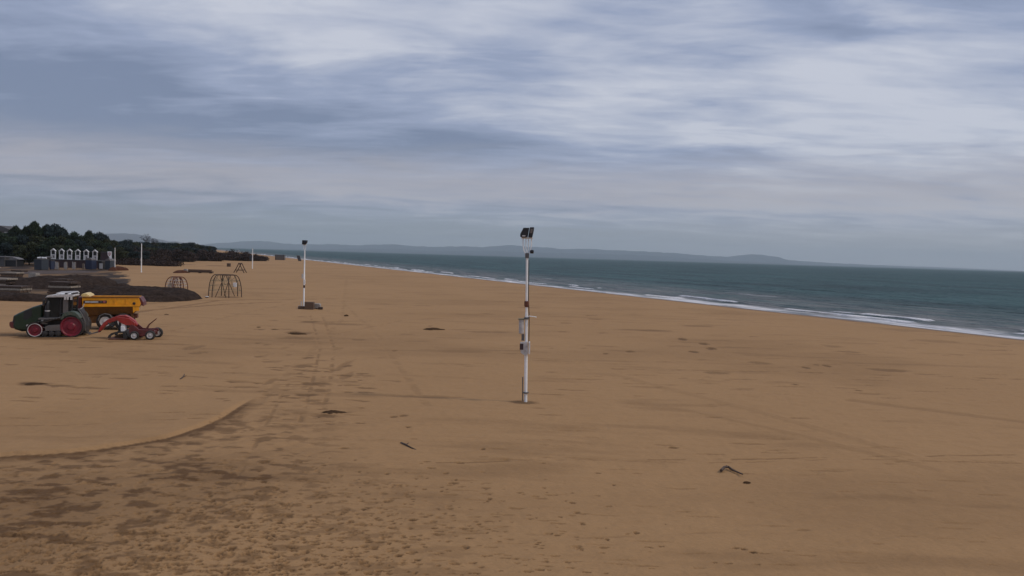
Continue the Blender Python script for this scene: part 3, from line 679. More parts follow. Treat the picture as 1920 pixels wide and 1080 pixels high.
mb = MB(); mb.box(-.48, .48, 0, .05, .25, 1.75); mb.build('board', 'offwhite', o); mb = MB(); [mb.box(x-.05, x+.05, .053, .12, 0, 1.8) for x in (-.4, .4)]; mb.parts('post', 'grey', o)
def panels(px0, px1, py, h, label, seed):
    a, b = G(px0, py), G(px1, py); w = (b.x-a.x)/2; r = random.Random(seed); o = empty('panel_stack', ((a.x+b.x)/2, a.y, 0), 0, label, 'stack', 'pale stacks of upright boards under the cabins')
    for k in range(3):
        mb = MB(); n = 8
        for i in range(n):
            x = -w+2*w*i/n; hh = h*r.uniform(.75, 1); mb.box(x+.03, x+2*w/n-.03, k*.22, k*.22+.06, .05, hh)
        mb.box(-w, w, k*.22+.065, k*.22+.13, h*.3, h*.36); mb.build('board_panel', ['offwhite', 'woodpale', 'woodmid'][(k+seed) % 3], o)
    mb = MB(); mb.box(-w, w, -.05, .8, 0, .045); mb.build('bearer', 'wood', o)
panels(103, 115.5, 505, 2.2, 'leftmost pale stack of upright boards under the cabins', 0)
panels(119.5, 131, 505, 2.2, 'middle pale stack of upright boards under the cabins', 3)
panels(135, 147, 505, 2.2, 'rightmost pale stack of upright boards under the cabins', 6)
panels(154, 159.5, 505, 1.7, 'narrow dark stack of boards left of the navy container', 1)
a = G(93.5, 506); container(92.5, 99, 505.5, 2.3, 1.6, 'narrow blue locker at the right side of the slate container', 'navy', ribs=3, name='locker', cat='locker')
# folded white parasol bundle on the slate container
a = G(72, 506); o = empty('tarpaulin_roll', (a.x+.2, a.y+1, 2.83), 0, 'white roll of tarpaulin lying on the slate container', 'roll')
mb = MB(); mb.tube([(-1.1, 0, .28), (-.3, .1, .30), (.4, 0, .28), (1.3, .05, .29)], [.2, .27, .26, .2], 12); mb.build('cloth', 'white', o, smooth=True)
mb = MB(); mb.lathe((0, .05, .29), [(.285, -.08), (.285, .08)], 'x', 12); mb.build('strap', 'black', o)
a = G(86, 506); o = empty('tarpaulin_bundle', (a.x, a.y+.8, 2.83), 0, 'grey green bundle lying beside the white roll on the slate container', 'bundle')
mb = MB(); mb.tube([(-.9, 0, .3), (-.3, .1, .42), (.3, 0, .38), (.9, .05, .45)], [.22, .36, .33, .3], 12); mb.build('cloth', 'grey', o, smooth=True)
mb = MB(); mb.lathe((.1, .02, .4), [(.365, -.05), (.365, .05)], 'x', 12); mb.build('strap', 'black', o)
# sign with the crest
a = G(205, 505); Yd = a.y+1.5; xx = lx(205.5, Yd); o = empty('crest_sign', (xx, Yd, 0), R(3), 'tall white sign with a red and grey crest above the right end container', 'sign')
zt = P(205, 471.5, Yd).z; zb = P(205, 486, Yd).z
mb = MB(); mb.prism([(-.62, zt), (.55, zt), (.60, zb), (.05, zb+.2), (-.15, zb+.7), (-.50, zb+1.1)], 0, .05); mb.build('board', 'whitemet', o)
zc = (zt*.64+zb*.36)
mb = MB(); mb.prism([(-.34, zc+.52), (.30, zc+.52), (.32, zc), (.16, zc-.36), (-.02, zc-.5), (-.2, zc-.36), (-.36, zc)], -.02, -.003); cr = mb.build('crest', 'pink', o)
mb = MB(); mb.prism([(-.22, zc+.36), (.20, zc+.36), (.2, zc), (-.02, zc-.28), (-.22, zc)], -.032, -.022); mb.build('crest_field', 'hub', cr)
mb = MB(); mb.tube([(-.4, .1, 0), (-.4, .1, zt-.2)], .05, 8); mb.tube([(.35, .1, 0), (.35, .1, zt-.2)], .05, 8); mb.parts('post', 'grey', o)
# grey hut at far left
a = G(0, 499); o = empty('hut', (a.x, a.y, 0), 0, 'low grey hut with pale trim at the left edge before the wood', 'hut')
mb = MB(); mb.box(-4.5, 1.2, 0, 4, 0, 2.6); mb.build('wall', 'wall', o); mb = MB(); mb.box(-4.8, 1.5, -.3, 4.3, 2.603, 2.8); mb.build('roof', 'roof', o)
mb = MB(); mb.box(1.0, 4.5, .5, 3.5, 0, 1.75); mb.build('annex', 'black', o)
mb = MB(); mb.box(1.21, 4.7, .1, .3, 1.82, 2.0); mb.box(4.5, 4.7, .1, .3, 0, 1.815); mb.box(1.21, 1.41, .1, .3, 2.003, 3.1); mb.parts('trim', 'grey', o)
mb = MB(); mb.prism([(2.2, 2.02), (2.5, 2.6), (3.0, 2.75), (4.4, 2.35), (5.0, 2.05)], .6, 3.2); mb.build('canopy', 'roof', o)
a = P(4, 440, 300); o = empty('house', (a.x, 300, 0), 0, 'pale grey house roof showing behind the pines at the left edge', 'house')
mb = MB(); mb.box(-6, 5, 0, 8, 0, 11); mb.build('wall', 'roof', o); mb = MB(); mb.prism([(-6.5, 11.003), (-.5, 13.4), (5.5, 11.003)], -.4, 8.4); mb.build('roof', 'wall', o)
mb = MB(); mb.box(.9, 2.1, -.05, -.003, 9.6, 11-.1); mb.build('window', 'white', o)

# far beach objects
def slatbox(px, py, wpx, hpx, d, label, m, name, cat, lean=0):
    a = G(px, py); sc = a.y/F; w = wpx*sc; h = hpx*sc; o = empty(name, a, 0, label, cat)
    n = 5
    mb = MB()
    for i in range(n):
        z0 = h*i/n; sh0 = lean*z0; mb.prism([(-w/2+sh0, z0+.05), (w/2+sh0, z0+.05), (w/2+lean*(z0+h/n*.95), z0+h/n*.95), (-w/2+lean*(z0+h/n*.95), z0+h/n*.95)], 0, d)
    mb.build('wall', m, o)
    mb = MB()
    for s in (-1, 1): mb.prism([(s*w*.44-.15, 0), (s*w*.44+.15, 0), (s*w*.44+.15+lean*h, h+.25), (s*w*.44-.15+lean*h, h+.25)], -.16, -.004)
    mb.parts('post', 'wood', o); mb = MB(); mb.prism([(-w*.53+lean*h, h+.01), (w*.53+lean*h, h+.01), (w*.5+lean*h, h+.22), (-w*.5+lean*h, h+.3)], .0, d+.15); mb.build('roof', 'wall', o)
slatbox(524, 487.5, 17, 9, 3, 'dark square hut alone on the far beach left of the middle pole', 'wall', 'beach_hut', 'hut')
slatbox(562, 489.5, 5, 9.5, 1.2, 'narrow dark leaning panel near the waterline just left of the middle pole', 'slate', 'leaning_panel', 'panel', -.35)
slatbox(468, 487, 3.5, 11, 1.2, 'thin grey cabinet behind the white mast at the edge of the thicket', 'grey', 'cabinet', 'cabinet')

# ---------------------------------------------------------------- poles
def pole(px, pyb, pyt, rad, label, m='whitemet', detail=0):
    a = G(px, pyb); t = P(px, pyt, a.y); H = t.z; o = empty('floodlight_pole' if detail else 'pole', a, 0, label, 'pole', 'poles standing along the beach')
    mb = MB(); mb.lathe((0, 0, 0), [(rad*1.25, -.2), (rad*1.2, .25), (rad, .27), (rad, H*.5), (rad*.85, H*.5+.02), (rad*.75, H-.1 if not detail else H-1.3)], n=14); mb.build('mast', m, o, smooth=True)
    return o, a, H
o, a, H = pole(265, 510.5, 456, .13, 'white pole standing on the sand right of the storage row')
mb = MB(); mb.box(-.28, -.08, -.2, .2, H*.38, H*.38+.7); mb.build('junction_box', 'concrete', o); mb = MB(); mb.lathe((0, 0, H-.1), [(.11, 0), (.05, .12)], n=10); mb.build('cap', 'grey', o)
o, a, H = pole(215.3, 507.5, 464, .17, 'grey pole at the right corner of the dark slate container', 'hub')
mb = MB(); mb.lathe((0, 0, H-.1), [(.14, 0), (.05, .15)], n=10); mb.build('cap', 'grey', o); mb = MB(); mb.lathe((0, 0, .0), [(.5, 0), (.45, .2), (.2, .35)], n=12); mb.build('footing', 'concrete', o)
o, a, H = pole(473.2, 503.5, 465.5, .16, 'thin white pole on the far sand right of the A frame')
mb = MB(); mb.lathe((0, 0, H-.1), [(.14, 0), (.05, .15)], n=10); mb.build('cap', 'grey', o); mb = MB(); mb.box(-1.0, -.2, -.2, .3, 3.0, 4.6); mb.build('sign_panel', 'slate', o)
o, a, H = pole(446.8, 487, 468.5, .24, 'short white mast in front of the brown thicket by the sea', 'hub')
mb = MB(); mb.tube([(-1.5, 0, 4.4), (0, 0, 2.9)], .09, 6); mb.tube([(-1.5, 0, 4.4), (-.9, 0, 4.6)], .09, 6); mb.parts('stay', 'hub', o); mb = MB(); mb.box(-.45, .45, -.2, .2, H-.8, H-.1); mb.build('lamp_head', 'hub', o)
o, a, H = pole(401.5, 471.5, 462, .4, 'tiny white mast at the tip of the far tree line', 'hub')
mb = MB(); mb.lathe((0, 0, H-.1), [(.3, 0), (.1, .5)], n=10); mb.build('cap', 'grey', o)

# middle floodlight pole
o, a, H = pole(569.5, 578, 451, .095, 'middle floodlight pole rising from crates on the sand', detail=1)
sc = a.y/F
mb = MB(); mb.tube([(0, 0, H-1.35), (-.12, 0, H-1.0), (-.12, 0, H-.55)], .035, 6); mb.tube([(0, 0, H-1.35), (.12, 0, H-1.0), (.12, 0, H-.55)], .035, 6); mb.box(-.28, .28, -.05, .05, H-.57, H-.50); mb.parts('bracket_arm', 'whitemet', o)
fl = MB(); fl.prism([(-.30, H-.48), (-.27, H+.04), (.30, H+.04), (.26, H-.25), (.06, H-.5)], -.3, .25); f_ = fl.build('floodlight', 'black', o, bev=.03)
mb = MB(); mb.box(.02, .2, -.32, -.303, H-.2, H-.08); mb.build('lens', 'navy', f_)
for z, w, c, nm, dx in ((3.75, .16, 'offwhite', 'loudspeaker', -.17), (3.05, .22, 'white', 'control_box', .08)):
    mb = MB(); mb.box(dx-w/2, dx+w/2, -.32, -.11, z-.02, z+.55); mb.build(nm, c, o, bev=.02)
mb = MB(); mb.lathe((0, 0, 2.55), [(.11, 0), (.11, .35)], n=12); mb.build('clamp', 'maroon', o)
mb = MB(); mb.box(-.34, -.28, -.2, .2, 0, .85); mb.box(-.62, -.5, -.2, 0, .3, .36); mb.parts('support_plate', 'offwhite', o)
mb = MB(); mb.box(-.75, .62, -.25, .3, 0, .10); mb.build('base_plate', 'concrete', o)

# main floodlight pole, leaning a little
a = G(985.5, 753); H = 8.72; o = empty('floodlight_pole', a, 0, 'nearest floodlight pole with boxes halfway up, in the middle of the beach', 'pole', 'poles standing along the beach')
o.rotation_euler = (0, R(-1.15), 0)
pz = lambda y: (755-y)/325*8.72
mb = MB(); mb.lathe((0, 0, 0), [(.082, -.3), (.082, pz(664)), (.070, pz(660)), (.070, pz(590)), (.058, pz(586)), (.058, pz(478))], n=16); mb.build('mast', 'whitemet', o, smooth=True)
mb = MB(); mb.lathe((0, 0, pz(739)), [(.16, 0), (.16, .06)], n=16); mb.lathe((0, 0, pz(486)), [(.10, 0), (.10, .25)], n=16); mb.lathe((0, 0, pz(600)), [(.13, 0), (.13, .10)], n=16); mb.parts('collar', 'grey', o)
mb = MB(); mb.tube([(-.15, -.05, .05), (-.16, -.05, pz(708))], .028, 8); mb.build('cable_pipe', 'grey', o)
mb = MB(); mb.lathe((0, 0, pz(577)), [(.10, 0), (.12, .06), (.12, .26), (.10, .3)], n=12); mb.build('clamp', 'rust', o)
mb = MB(); mb.tube([(-.1, -.04, pz(600)), (.12, -.08, pz(594)), (.42, -.08, pz(595)), (.5, -.1, pz(596))], .025, 6); mb.build('cross_arm', 'whitemet', o)
mb = MB(); mb.tube([(.13, 0, pz(650)), (.14, 0, pz(600)), (.09, 0, pz(560)), (.09, 0, pz(490))], .022, 6); mb.build('cable', 'black', o)
mb = MB(); mb.lathe((-.25, -.02, pz(627)), [(.10, 0), (.125, .03), (.125, .68), (.10, .70)], n=14); c = mb.build('tank', 'offwhite', o, smooth=True)
mb = MB(); mb.box(-.41, -.09, -.16, .14, pz(627)+.703, pz(627)+.76); mb.build('lid', 'rope', c)
mb = MB(); mb.box(-.24, -.10, -.05, .05, pz(640), pz(628)); mb.build('tank_bracket', 'grey', o)
mb = MB(); mb.prism([(-.28, pz(662)), (-.30, pz(642)), (.06, pz(641)), (.10, pz(662)), (0, pz(667)), (-.08, pz(667))], -.26, -.12); c = mb.build('control_box', 'hub', o, bev=.02)
mb = MB(); mb.box(-.325, -.15, -.29, -.263, pz(656), pz(645)); mb.build('window', 'maroon', c)
mb = MB(); mb.box(.125, .19, -.3, .1, pz(664), pz(642)); mb.build('side_plate', 'white', o)
for sx in (-1, 1):
    mb = MB(); mb.tube([(0, 0, pz(484)), (sx*.16, 0, pz(472)), (sx*.21, 0, pz(462)), (sx*.21, 0, pz(449))], .028, 6); mb.tube([(0, 0, pz(476)), (sx*.07, 0, pz(468)), (sx*.06, 0, pz(449))], .022, 6); mb.parts('bracket_arm', 'whitemet', o)
mb = MB(); mb.box(-.30, .27, -.06, .06, pz(450), pz(450)+.06); mb.build('crossbar', 'whitemet', o)
mb = MB(); mb.lathe((.22, -.05, pz(474)), [(.03, -.09), (.09, -.05), (.09, .09), (.03, .11)], 'x', 12); mb.build('loudspeaker', 'black', o)
for (p0, p1, y0, y1, nm) in (((-.38, pz(443)), (.02, 0), -.28, .3, 0), ((.0, 0), (.3, 0), -.34, .24, 1)):
    if nm == 0: pr = [(-.36, pz(446)), (-.35, pz(441)), (-.20, pz(430)), (.09, pz(430)), (.02, pz(447)), (-.24, pz(448))]
    else: pr = [(.045, pz(447)), (.12, pz(429)), (.33, pz(429)), (.31, pz(436)), (.24, pz(448))]
    f_ = MB().prism(pr, y0, y1).build('floodlight', 'black', o, bev=.02)
    mb = MB()
    if nm == 0: mb.prism([(-.26, pz(446)), (-.11, pz(446)), (-.10, pz(444)), (-.25, pz(444))], y0-.02, y0-.003); mb.build('label_plate', 'white', f_)
    else: mb.prism([(.12, pz(440)), (.15, pz(432)), (.27, pz(432)), (.24, pz(440))], y0-.02, y0-.003); mb.build('lens', 'grey', f_)
a2 = G(987, 756.5); 
def clump(px, py, wpx, label, m='clod', hf=.28, seed=0, name='seaweed_clump', cat='clump', asp=.6):
    a = G(px, py); w = wpx*a.y/F/2; mb = MB(); r = random.Random(seed+int(px)); n = 22; k = 7
    vs = []; ph = [r.uniform(0, 6.28) for _ in range(4)]
    for i in range(k):
        e = i/(k-1)*math.pi/2
        for j in range(n):
            t = 2*math.pi*j/n; q = 1+.22*math.sin(2*t+ph[0])+.16*math.sin(3*t+ph[1])+.10*math.sin(7*t+ph[2]); q *= math.cos(e)*r.uniform(.88, 1.12)+.001
            vs.append((w*q*math.cos(t), w*asp*q*math.sin(t), w*hf*2*math.sin(e)*r.uniform(.75, 1.15)-.04))
    fs = [(i*n+j, i*n+(j+1) % n, (i+1)*n+(j+1) % n, (i+1)*n+j) for i in range(k-1) for j in range(n)]; fs.append(tuple(range((k-1)*n, k*n)))
    mb.add(vs, fs); o = mb.build(name, m, None, loc=a); o.rotation_euler = (0, 0, r.uniform(-.2, .2))
    return tag(o, label, cat, None)
clump(988, 756, 40, 'low sand mound at the foot of the nearest floodlight pole', 'sandm', .04, name='sand_mound', cat='mound', asp=.7)
clump(622, 774, 42, 'largest dark clod on the sand, left of the nearest pole foot', seed=1, hf=.14, name='sand_clod')
clump(598, 784, 20, 'smaller clod just below left of the largest dark clod', seed=2, hf=.14, name='sand_clod')
clump(632, 781, 14, 'small clod tucked under the right side of the largest clod', seed=3, hf=.14, name='sand_clod')
clump(812, 618, 34, 'dark seaweed clump with a tail pointing to the nearest pole', seed=4, hf=.12)
clump(556, 626, 34, 'broad flat seaweed clump between the middle pole and the clods', seed=5, hf=.10)
clump(649, 592, 9, 'small round dark clump right of the middle pole load', seed=6, hf=.3)
clump(768, 803, 14, 'tiny clod up left of the little stick', seed=7, hf=.2, name='sand_clod')
clump(485, 614, 9, 'small dark clump right of the red leveller, nearer the middle pole', seed=8, hf=.25)
clump(515, 618, 16, 'flat dark clump between two others left of the middle pole', seed=9, hf=.12)
clump(1400, 903, 12, 'small clod just below the curved driftwood', seed=10, hf=.22, name='sand_clod')
clump(1382, 1029, 13, 'clod at the bottom edge of the view, left one of two', seed=11, hf=.18, name='sand_clod')
clump(1413, 1035, 11, 'clod at the bottom edge of the view, right one of two', seed=12, hf=.18, name='sand_clod')
clump(64, 720, 62, 'long flat dark seaweed streak on the sand below the tractor', seed=13, hf=.05, asp=.35)
clump(312, 590, 8, 'small clump on the sand up right of the red leveller', seed=14, hf=.25)
for (pts, r_, lab) in ((((1352,884),(1358,879),(1366,878),(1374,882),(1382,885),(1392,891)), .05, 'curved dark piece of driftwood in the lower right sand'),
                       (((752,832),(760,836),(770,841),(780,844)), .04, 'short straight stick on the sand below the nearest pole foot'),
                       (((338,712),(344,708),(346,703)), .04, 'tiny bent stick on the smooth sand in the left half')):
    mb = MB(); pw = [G(x, y) for x, y in pts]; c0 = pw[0]; n = len(pw)
    mb.tube([q-c0+Vector((0, 0, .03+.03*math.sin(i*1.3))) for i, q in enumerate(pw)], [r_*(1.1-.6*i/(n-1)) for i in range(n)], 7)
    mb.tube([pw[1]-c0+Vector((0, 0, .04)), pw[1]-c0+Vector((.12, .10, .10))], [r_*.6, r_*.3], 5)
    tag(mb.build('driftwood', 'drift', None, loc=c0), lab, 'driftwood')

# ---------------------------------------------------------------- climbing frames
def dome(px, pyb, rad, H, rt, label, m, side, rz, wood=.066, net=True, seats=False):
    o = empty('climbing_dome', G(px, pyb), rz, label, 'climbing frame', 'playground climbing domes'); N_ = 6
    tops = [(rt*math.cos(2*math.pi*i/N_), rt*math.sin(2*math.pi*i/N_), H) for i in range(N_)]
    for i in range(N_):
        t = 2*math.pi*i/N_; c, s_2 = math.cos(t), math.sin(t)
        pts = [(rt*c+(rad-rt)*math.sin(u*math.pi/2)*c, rt*s_2+(rad-rt)*math.sin(u*math.pi/2)*s_2, H*math.cos(u*math.pi/2)**.85) for u in np.linspace(0, 1, 8)]
        MB().tube(pts, wood, 8).build('leg', m, o, smooth=True)
    MB().tube(tops, wood*.95, 8, closed=True).build('top_ring', m, o)
    for i in range(N_):
        t0 = 2*math.pi*i/N_; t1 = 2*math.pi*(i+1)/N_; r_ = rad*.90
        mb = MB(); tm = (t0+t1)/2
        for q, b_ in ((0, t0+.16), (1, t1-.16)) if i % 3 == 1 or N_ < 0 or i % 3 == 1 else ():
            mb = MB(); mb.tube([(rt*.9*math.cos(tm+(.25 if q else -.25)*-1), rt*.9*math.sin(tm+(.25 if q else -.25)*-1), H*.97), (r_*math.cos(b_), r_*math.sin(b_), 0)], wood*.75, 6); mb.build('brace', m, o)
    if net:
        mb = MB()
        for k, z in enumerate((.3, .52, .74)):
            rr = rt+(rad-rt)*math.sqrt(1-z*z)*.92
            mb.tube([(rr*math.cos(t), rr*math.sin(t), H*z) for t in np.linspace(0, 2*math.pi, 13)[:-1]], .028, 5, closed=True)
        for t in np.linspace(0, 2*math.pi, 10)[:-1]:
            mb.tube([(rt*.9*math.cos(t), rt*.9*math.sin(t), H*.97), ((rt+rad)/2*.98*math.cos(t), (rt+rad)/2*.98*math.sin(t), H*.66), (rad*.9*math.cos(t), rad*.9*math.sin(t), H*.25)], .022, 5)
        mb.tube([(-rt, 0, H*.9), (0, 0, H*.55), (rt, 0, H*.9)], .03, 5); mb.tube([(0, -rt, H*.9), (0, 0, H*.55), (0, rt, H*.9)], .03, 5)
        mb.build('rope_net', side, o)
    return o
d1 = dome(422, 556.5, 2.40, 3.25, 1.45, 'large climbing dome of dark curved beams and rope standing on the sand', 'wood', 'rope', .06)
MB().box(1.55, 2.0, -1.3, -1.1, 1.55, 2.2).build('white_grip', 'white', d1)
d2 = dome(331, 543, 1.75, 2.15, .72, 'smaller red brown climbing dome half hidden by the long dark heap', 'rust', 'offwhite', .55, .075)
MB().box(-.62, -.42, -.9, -.78, .2, 2.05).build('post', 'rust', d2); MB().box(.42, .62, -.9, -.78, .2, 2.05).build('post', 'rust', d2)
MB().prism([(-1.5, .35), (-.75, .35), (-.75, 1.1), (-1.35, .95)], -.8, -.76).build('side_panel', 'woodpale', d2)
a = G(448, 511.5); o = empty('swing_frame', a, .06, 'wooden A shaped frame standing alone on the far sand', 'frame')
for s in (-1, 1):
    for y in (-.0, 2.4): MB().tube([(s*1.5, y, 0), (s*.75, y, 1.35), (s*.1, y, 2.75)], .13, 8).build('leg', 'wood', o)
for y in (0, 2.4): MB().tube([(-1.15, y, .78), (1.15, y, .78)], .10, 8).build('crossbar', 'wood', o)
MB().tube([(0, -.3, 2.75), (0, 2.7, 2.75)], .16, 8).build('top_beam', 'wood', o)

# ---------------------------------------------------------------- tractor
a = G(90, 632.5); SCL = F/a.y
T = empty('tracked_tractor', a, R(16), 'dark green tracked farm tractor with crimson wheels and white cab roof', 'tractor')
tx = lambda px: (px-90)/SCL/1.13
tz = lambda py, px=90: (632.5-py+.0297*(px-90))/SCL
def circ(cx, cz, r, a0, a1, n): return [(cx+r*math.cos(a0+(a1-a0)*i/n), cz+r*math.sin(a0+(a1-a0)*i/n)) for i in range(n+1)]
fx, fz, fr = tx(65), .56, .50; rx, rz_, rr_ = tx(133), .82, .76
def track(y0, y1):
    g = empty('track_unit', (0, 0, 0)); g.parent = T
    ang = math.asin((rr_-fr)/(rx-fx))+math.atan2(rz_-fz, rx-fx)
    for off, nm in ((.0, 1),):
        outer = circ(rx, rz_, rr_+.06, math.pi/2+ang, -math.pi/2, 22)+circ(fx, fz, fr+.06, -math.pi/2, -math.pi*1.5+ang, 18)
        inner = circ(rx, rz_, rr_+.01, math.pi/2+ang, -math.pi/2, 22)+circ(fx, fz, fr+.01, -math.pi/2, -math.pi*1.5+ang, 18)
    n = len(outer); mb = MB()
    vs = [(x, y, z) for y in (y0, y1) for x, z in outer]+[(x, y, z) for y in (y0, y1) for x, z in inner]; fs = []
    for i in range(n):
        j = (i+1) % n
        fs += [(i, j, n+j, n+i), (2*n+i, 3*n+i, 3*n+j, 2*n+j), (i, 2*n+i, 2*n+j, j), (n+i, n+j, 3*n+j, 3*n+i)]
    mb.add(vs, fs)
    P_ = [Vector((x, 0, z)) for x, z in outer]; L = 0   # lugs
    for i in range(n):
        p0, p1 = P_[i], P_[(i+1) % n]; seg = (p1-p0).length; k = max(1, int(seg/.19)); d = (p1-p0).normalized() if seg > 1e-6 else Vector((1, 0, 0)); nn = Vector((-d.z, 0, d.x))
        for q in range(k):
            c = p0+d*(seg*(q+.5)/k); mb.add([(c+d*s*.045+nn*h).xz.to_3d() if False else ((c+d*s*.045+nn*h).x, y, (c+d*s*.045+nn*h).z) for y in (y0+.02, y1-.02) for s, h in ((-1, -.005), (1, -.005), (1, .045), (-1, .045))],
                   [(0, 1, 2, 3), (7, 6, 5, 4), (0, 4, 5, 1), (1, 5, 6, 2), (2, 6, 7, 3), (3, 7, 4, 0)])
    b_ = mb.build('track_belt', 'rubber', g)
    def wheel(x, z, r, nm):
        w = MB().lathe((x, 0, z), [(r*.2, y0+.02), (r*.3, y0+.02), (r*.42, y0+.12), (r*.80, y0+.14), (r*.90, y0+.04), (r, y0+.04), (r, y1-.04), (r*.9, y1-.04), (r*.8, y1-.12), (r*.3, y1-.1), (r*.2, y1-.02)], 'y', 32)
        w.build(nm, 'crimson', g, smooth=True)
    wheel(rx, rz_, rr_, 'drive_wheel'); wheel(fx, fz, fr, 'idler_wheel')
    MB().tube([(fx+fr*.96*math.cos(t), y0+.03, fz+fr*.96*math.sin(t)) for t in np.linspace(0, 2*math.pi, 29)[:-1]], .028, 6, closed=True).build('rim', 'hub', g)
    for x in (tx(83), tx(96), tx(108)): MB().lathe((x, 0, .28), [(.05, y0+.03), (.20, y0+.06), (.22, y0+.1), (.22, y1-.1), (.1, y1-.04)], 'y', 18).build('roller', 'darksteel', g, smooth=True)
    MB().prism([(tx(84), .48), (tx(84), .82), (tx(90), .92), (tx(113), .98), (tx(116), .5)], y0+.05, y0+.14).build('side_frame', 'grey', g, bev=.02)
    MB().tube([(tx(76), y0+.1, tz(606)), (tx(95), y0+.08, tz(600)), (tx(116), y0+.1, tz(594))], .05, 6).build('guide_bar', 'grey', g)
track(0, .60); track(1.95, 2.5)
hood = [(26,602),(24.5,592),(34,587),(48,581),(62,575.5),(76,571.5),(79,573),(79,606),(70,611),(62,618),(56,621.5),(40,620.5),(28,618),(23,612)]
MB().prism([(tx(x)-.21, tz(y, x)) for x, y in hood], .66, 1.85, taper=.9).build('hood', 'green', T, bev=.05)
MB().prism([(tx(x)-.21, tz(y, x)) for x, y in [(46,583.6),(60,578),(60,592),(50,600),(44,598)]], .64, .68).build('side_grille', 'black', T)
MB().prism([(tx(x)-.21, tz(y, x)) for x, y in [(23.9,603),(25.6,593),(32,590),(33,606),(28,610)]], .68, 1.83).build('front_grille', 'black', T)
MB().prism([(tx(x)-.21, tz(y, x)) for x, y in [(17.5,604),(20,602.5),(26.5,603),(29,612),(27,616),(20,614.5),(17.5,610)]], .70, 1.8).build('front_weight', 'darkred', T, bev=.04)
MB().prism([(tx(x)-.21, tz(y, x)) for x, y in [(27,617),(24,613),(40,610),(66,606),(64,614),(57,621.8),(40,622)]], .8, 1.7).build('chassis', 'darksteel', T)
MB().lathe((tx(52)-.21, .64, tz(611, 52)), [(.02, -.04), (.09, -.02), (.09, .04)], 'y', 14).build('work_light', 'hub', T)
MB().box(tx(60)-.5, tx(110), .8, 2.0, .55, 1.5).build('frame', 'darksteel', T)
# platform, steps
MB().prism([(tx(70), tz(596, 70)), (tx(100), tz(597, 100)), (tx(116), tz(595)), (tx(116), tz(598.5)), (tx(70), tz(600))], .16, .75).build('platform', 'grey', T, bev=.02)
for z in (1.02, .72): MB().box(tx(78), tx(88), .08, .3, z, z+.05).build('step', 'grey', T)
MB().box(tx(75.5), tx(80), .2, .33, tz(604), tz(600)).build('emblem_plate', 'hub', T)
# fender
fo = [(tx(x), tz(y, x)) for x, y in [(113,600),(117,590),(121,586.5),(132,584),(141,586),(147,591),(151,598),(148,600),(142,594),(132,591.5),(122,594),(117,600)]]
MB().prism(fo, -.03, .70).build('fender', 'greenlite', T, bev=.03); MB().prism(fo, 1.92, 2.53).build('fender', 'greenlite', T, bev=.03)
# cab
CY0, CY1 = .55, 1.95
cabp = [(82,597),(84,575),(88.5,558),(137,558),(136,575),(134,587),(114,590),(112,597)]
g = MB().prism([(tx(x)-.15, tz(y, x)) for x, y in cabp], CY0+.04, CY1-.04).build('cab_glass', 'glass', T)
pil = MB()
for y in (CY0, CY1):
    for q in ([(84,597),(85.5,575),(89.5,558.5)], [(112.5,596),(114.5,558.5)], [(134,590),(136,575),(137,558.5)], [(84,597),(112,597)], [(112,590),(134,588)]):
        pil.tube([(tx(px)-.15, y, tz(py, px)) for px, py in q], .055, 6)
pil.parts('cab_post', 'black', T)
MB().prism([(tx(x), tz(y, x)) for x, y in [(94,594),(98,583),(101,579),(103,584),(108,587),(109,594)]], 1.1, 1.6).build('seat', 'black', T, bev=.04)
MB().prism([(tx(x), tz(y, x)) for x, y in [(114,590),(114.5,563),(124,562),(124,589)]], CY0-.02, CY0+.02).build('side_window', 'grey', T)
MB().prism([(tx(x), tz(y, x)) for x, y in [(81,558),(84,554.5),(90,553.4),(124,552.6),(133,553.2),(136,555.4),(134,558)]], CY0-.12, CY1+.12).build('roof', 'offwhite', T, bev=.04)
MB().prism([(tx(x), tz(y, x)) for x, y in [(79,558.9),(80,558.1),(134,558.1),(133,559.6)]], CY0-.1, CY1+.1).build('roof_trim', 'black', T)
MB().prism([(tx(x), tz(y, x)) for x, y in [(97,553),(101,551.4),(124,550.6),(129,552.6)]], CY0+.2, CY1-.2).build('roof_hatch', 'white', T, bev=.03)
for px in (119, 124, 131):
    MB().box(tx(px)-.07, tx(px)+.07, CY0-.2, CY0-.125, tz(562), tz(556.5)).build('work_light', 'hub', T, bev=.015)
for px in (119.5, 131.5): MB().box(tx(px)-.06, tx(px)+.06, CY0-.06, CY1+.06, tz(552.5), tz(549.3)).build('roof_strap', 'black', T)
MB().tube([(tx(84.5), .55, tz(597)), (tx(84.5), .55, tz(572)), (tx(85.5), .56, tz(567)), (tx(87), .6, tz(565))], [.17, .17, .14, .08], 12).build('exhaust', 'black', T, smooth=True)
MB().lathe((tx(84.5), .55, tz(584.2)), [(.18, 0), (.18, .06)], n=12).build('exhaust_band', 'white', T)
MB().tube([(tx(67), .9, tz(580)), (tx(67.5), .85, tz(577)), (tx(73), .8, tz(573.5)), (tx(76), .8, tz(575)), (tx(77), .8, tz(562)), (tx(78), .8, tz(560))], .03, 6).build('handrail', 'ochre', T)
MB().box(tx(78)-.03, tx(78)+.12, .25, .5, tz(572), tz(562)).build('mirror', 'black', T)
# rear linkage
MB().prism([(tx(x), tz(y, x)) for x, y in [(137,592),(139,582),(145,583),(150,590),(153,600),(157,616),(156,628),(150,628),(147,612)]], .9, 1.9).build('hitch_frame', 'darksteel', T)
for y in (.85, 1.95):
    MB().tube([(tx(141), y, tz(580)), (tx(148), y, tz(590)), (tx(154), y, tz(604)), (tx(155), y, tz(622))], .06, 6).build('lift_arm', 'grey', T)
MB().tube([(tx(146), .8, tz(580)), (tx(150), .8, tz(577)), (tx(153), .8, tz(570))], .04, 6).build('hose', 'hub', T)
MB().box(tx(148), tx(162), 1.2, 1.6, tz(629), tz(626)).build('drawbar', 'grey', T)

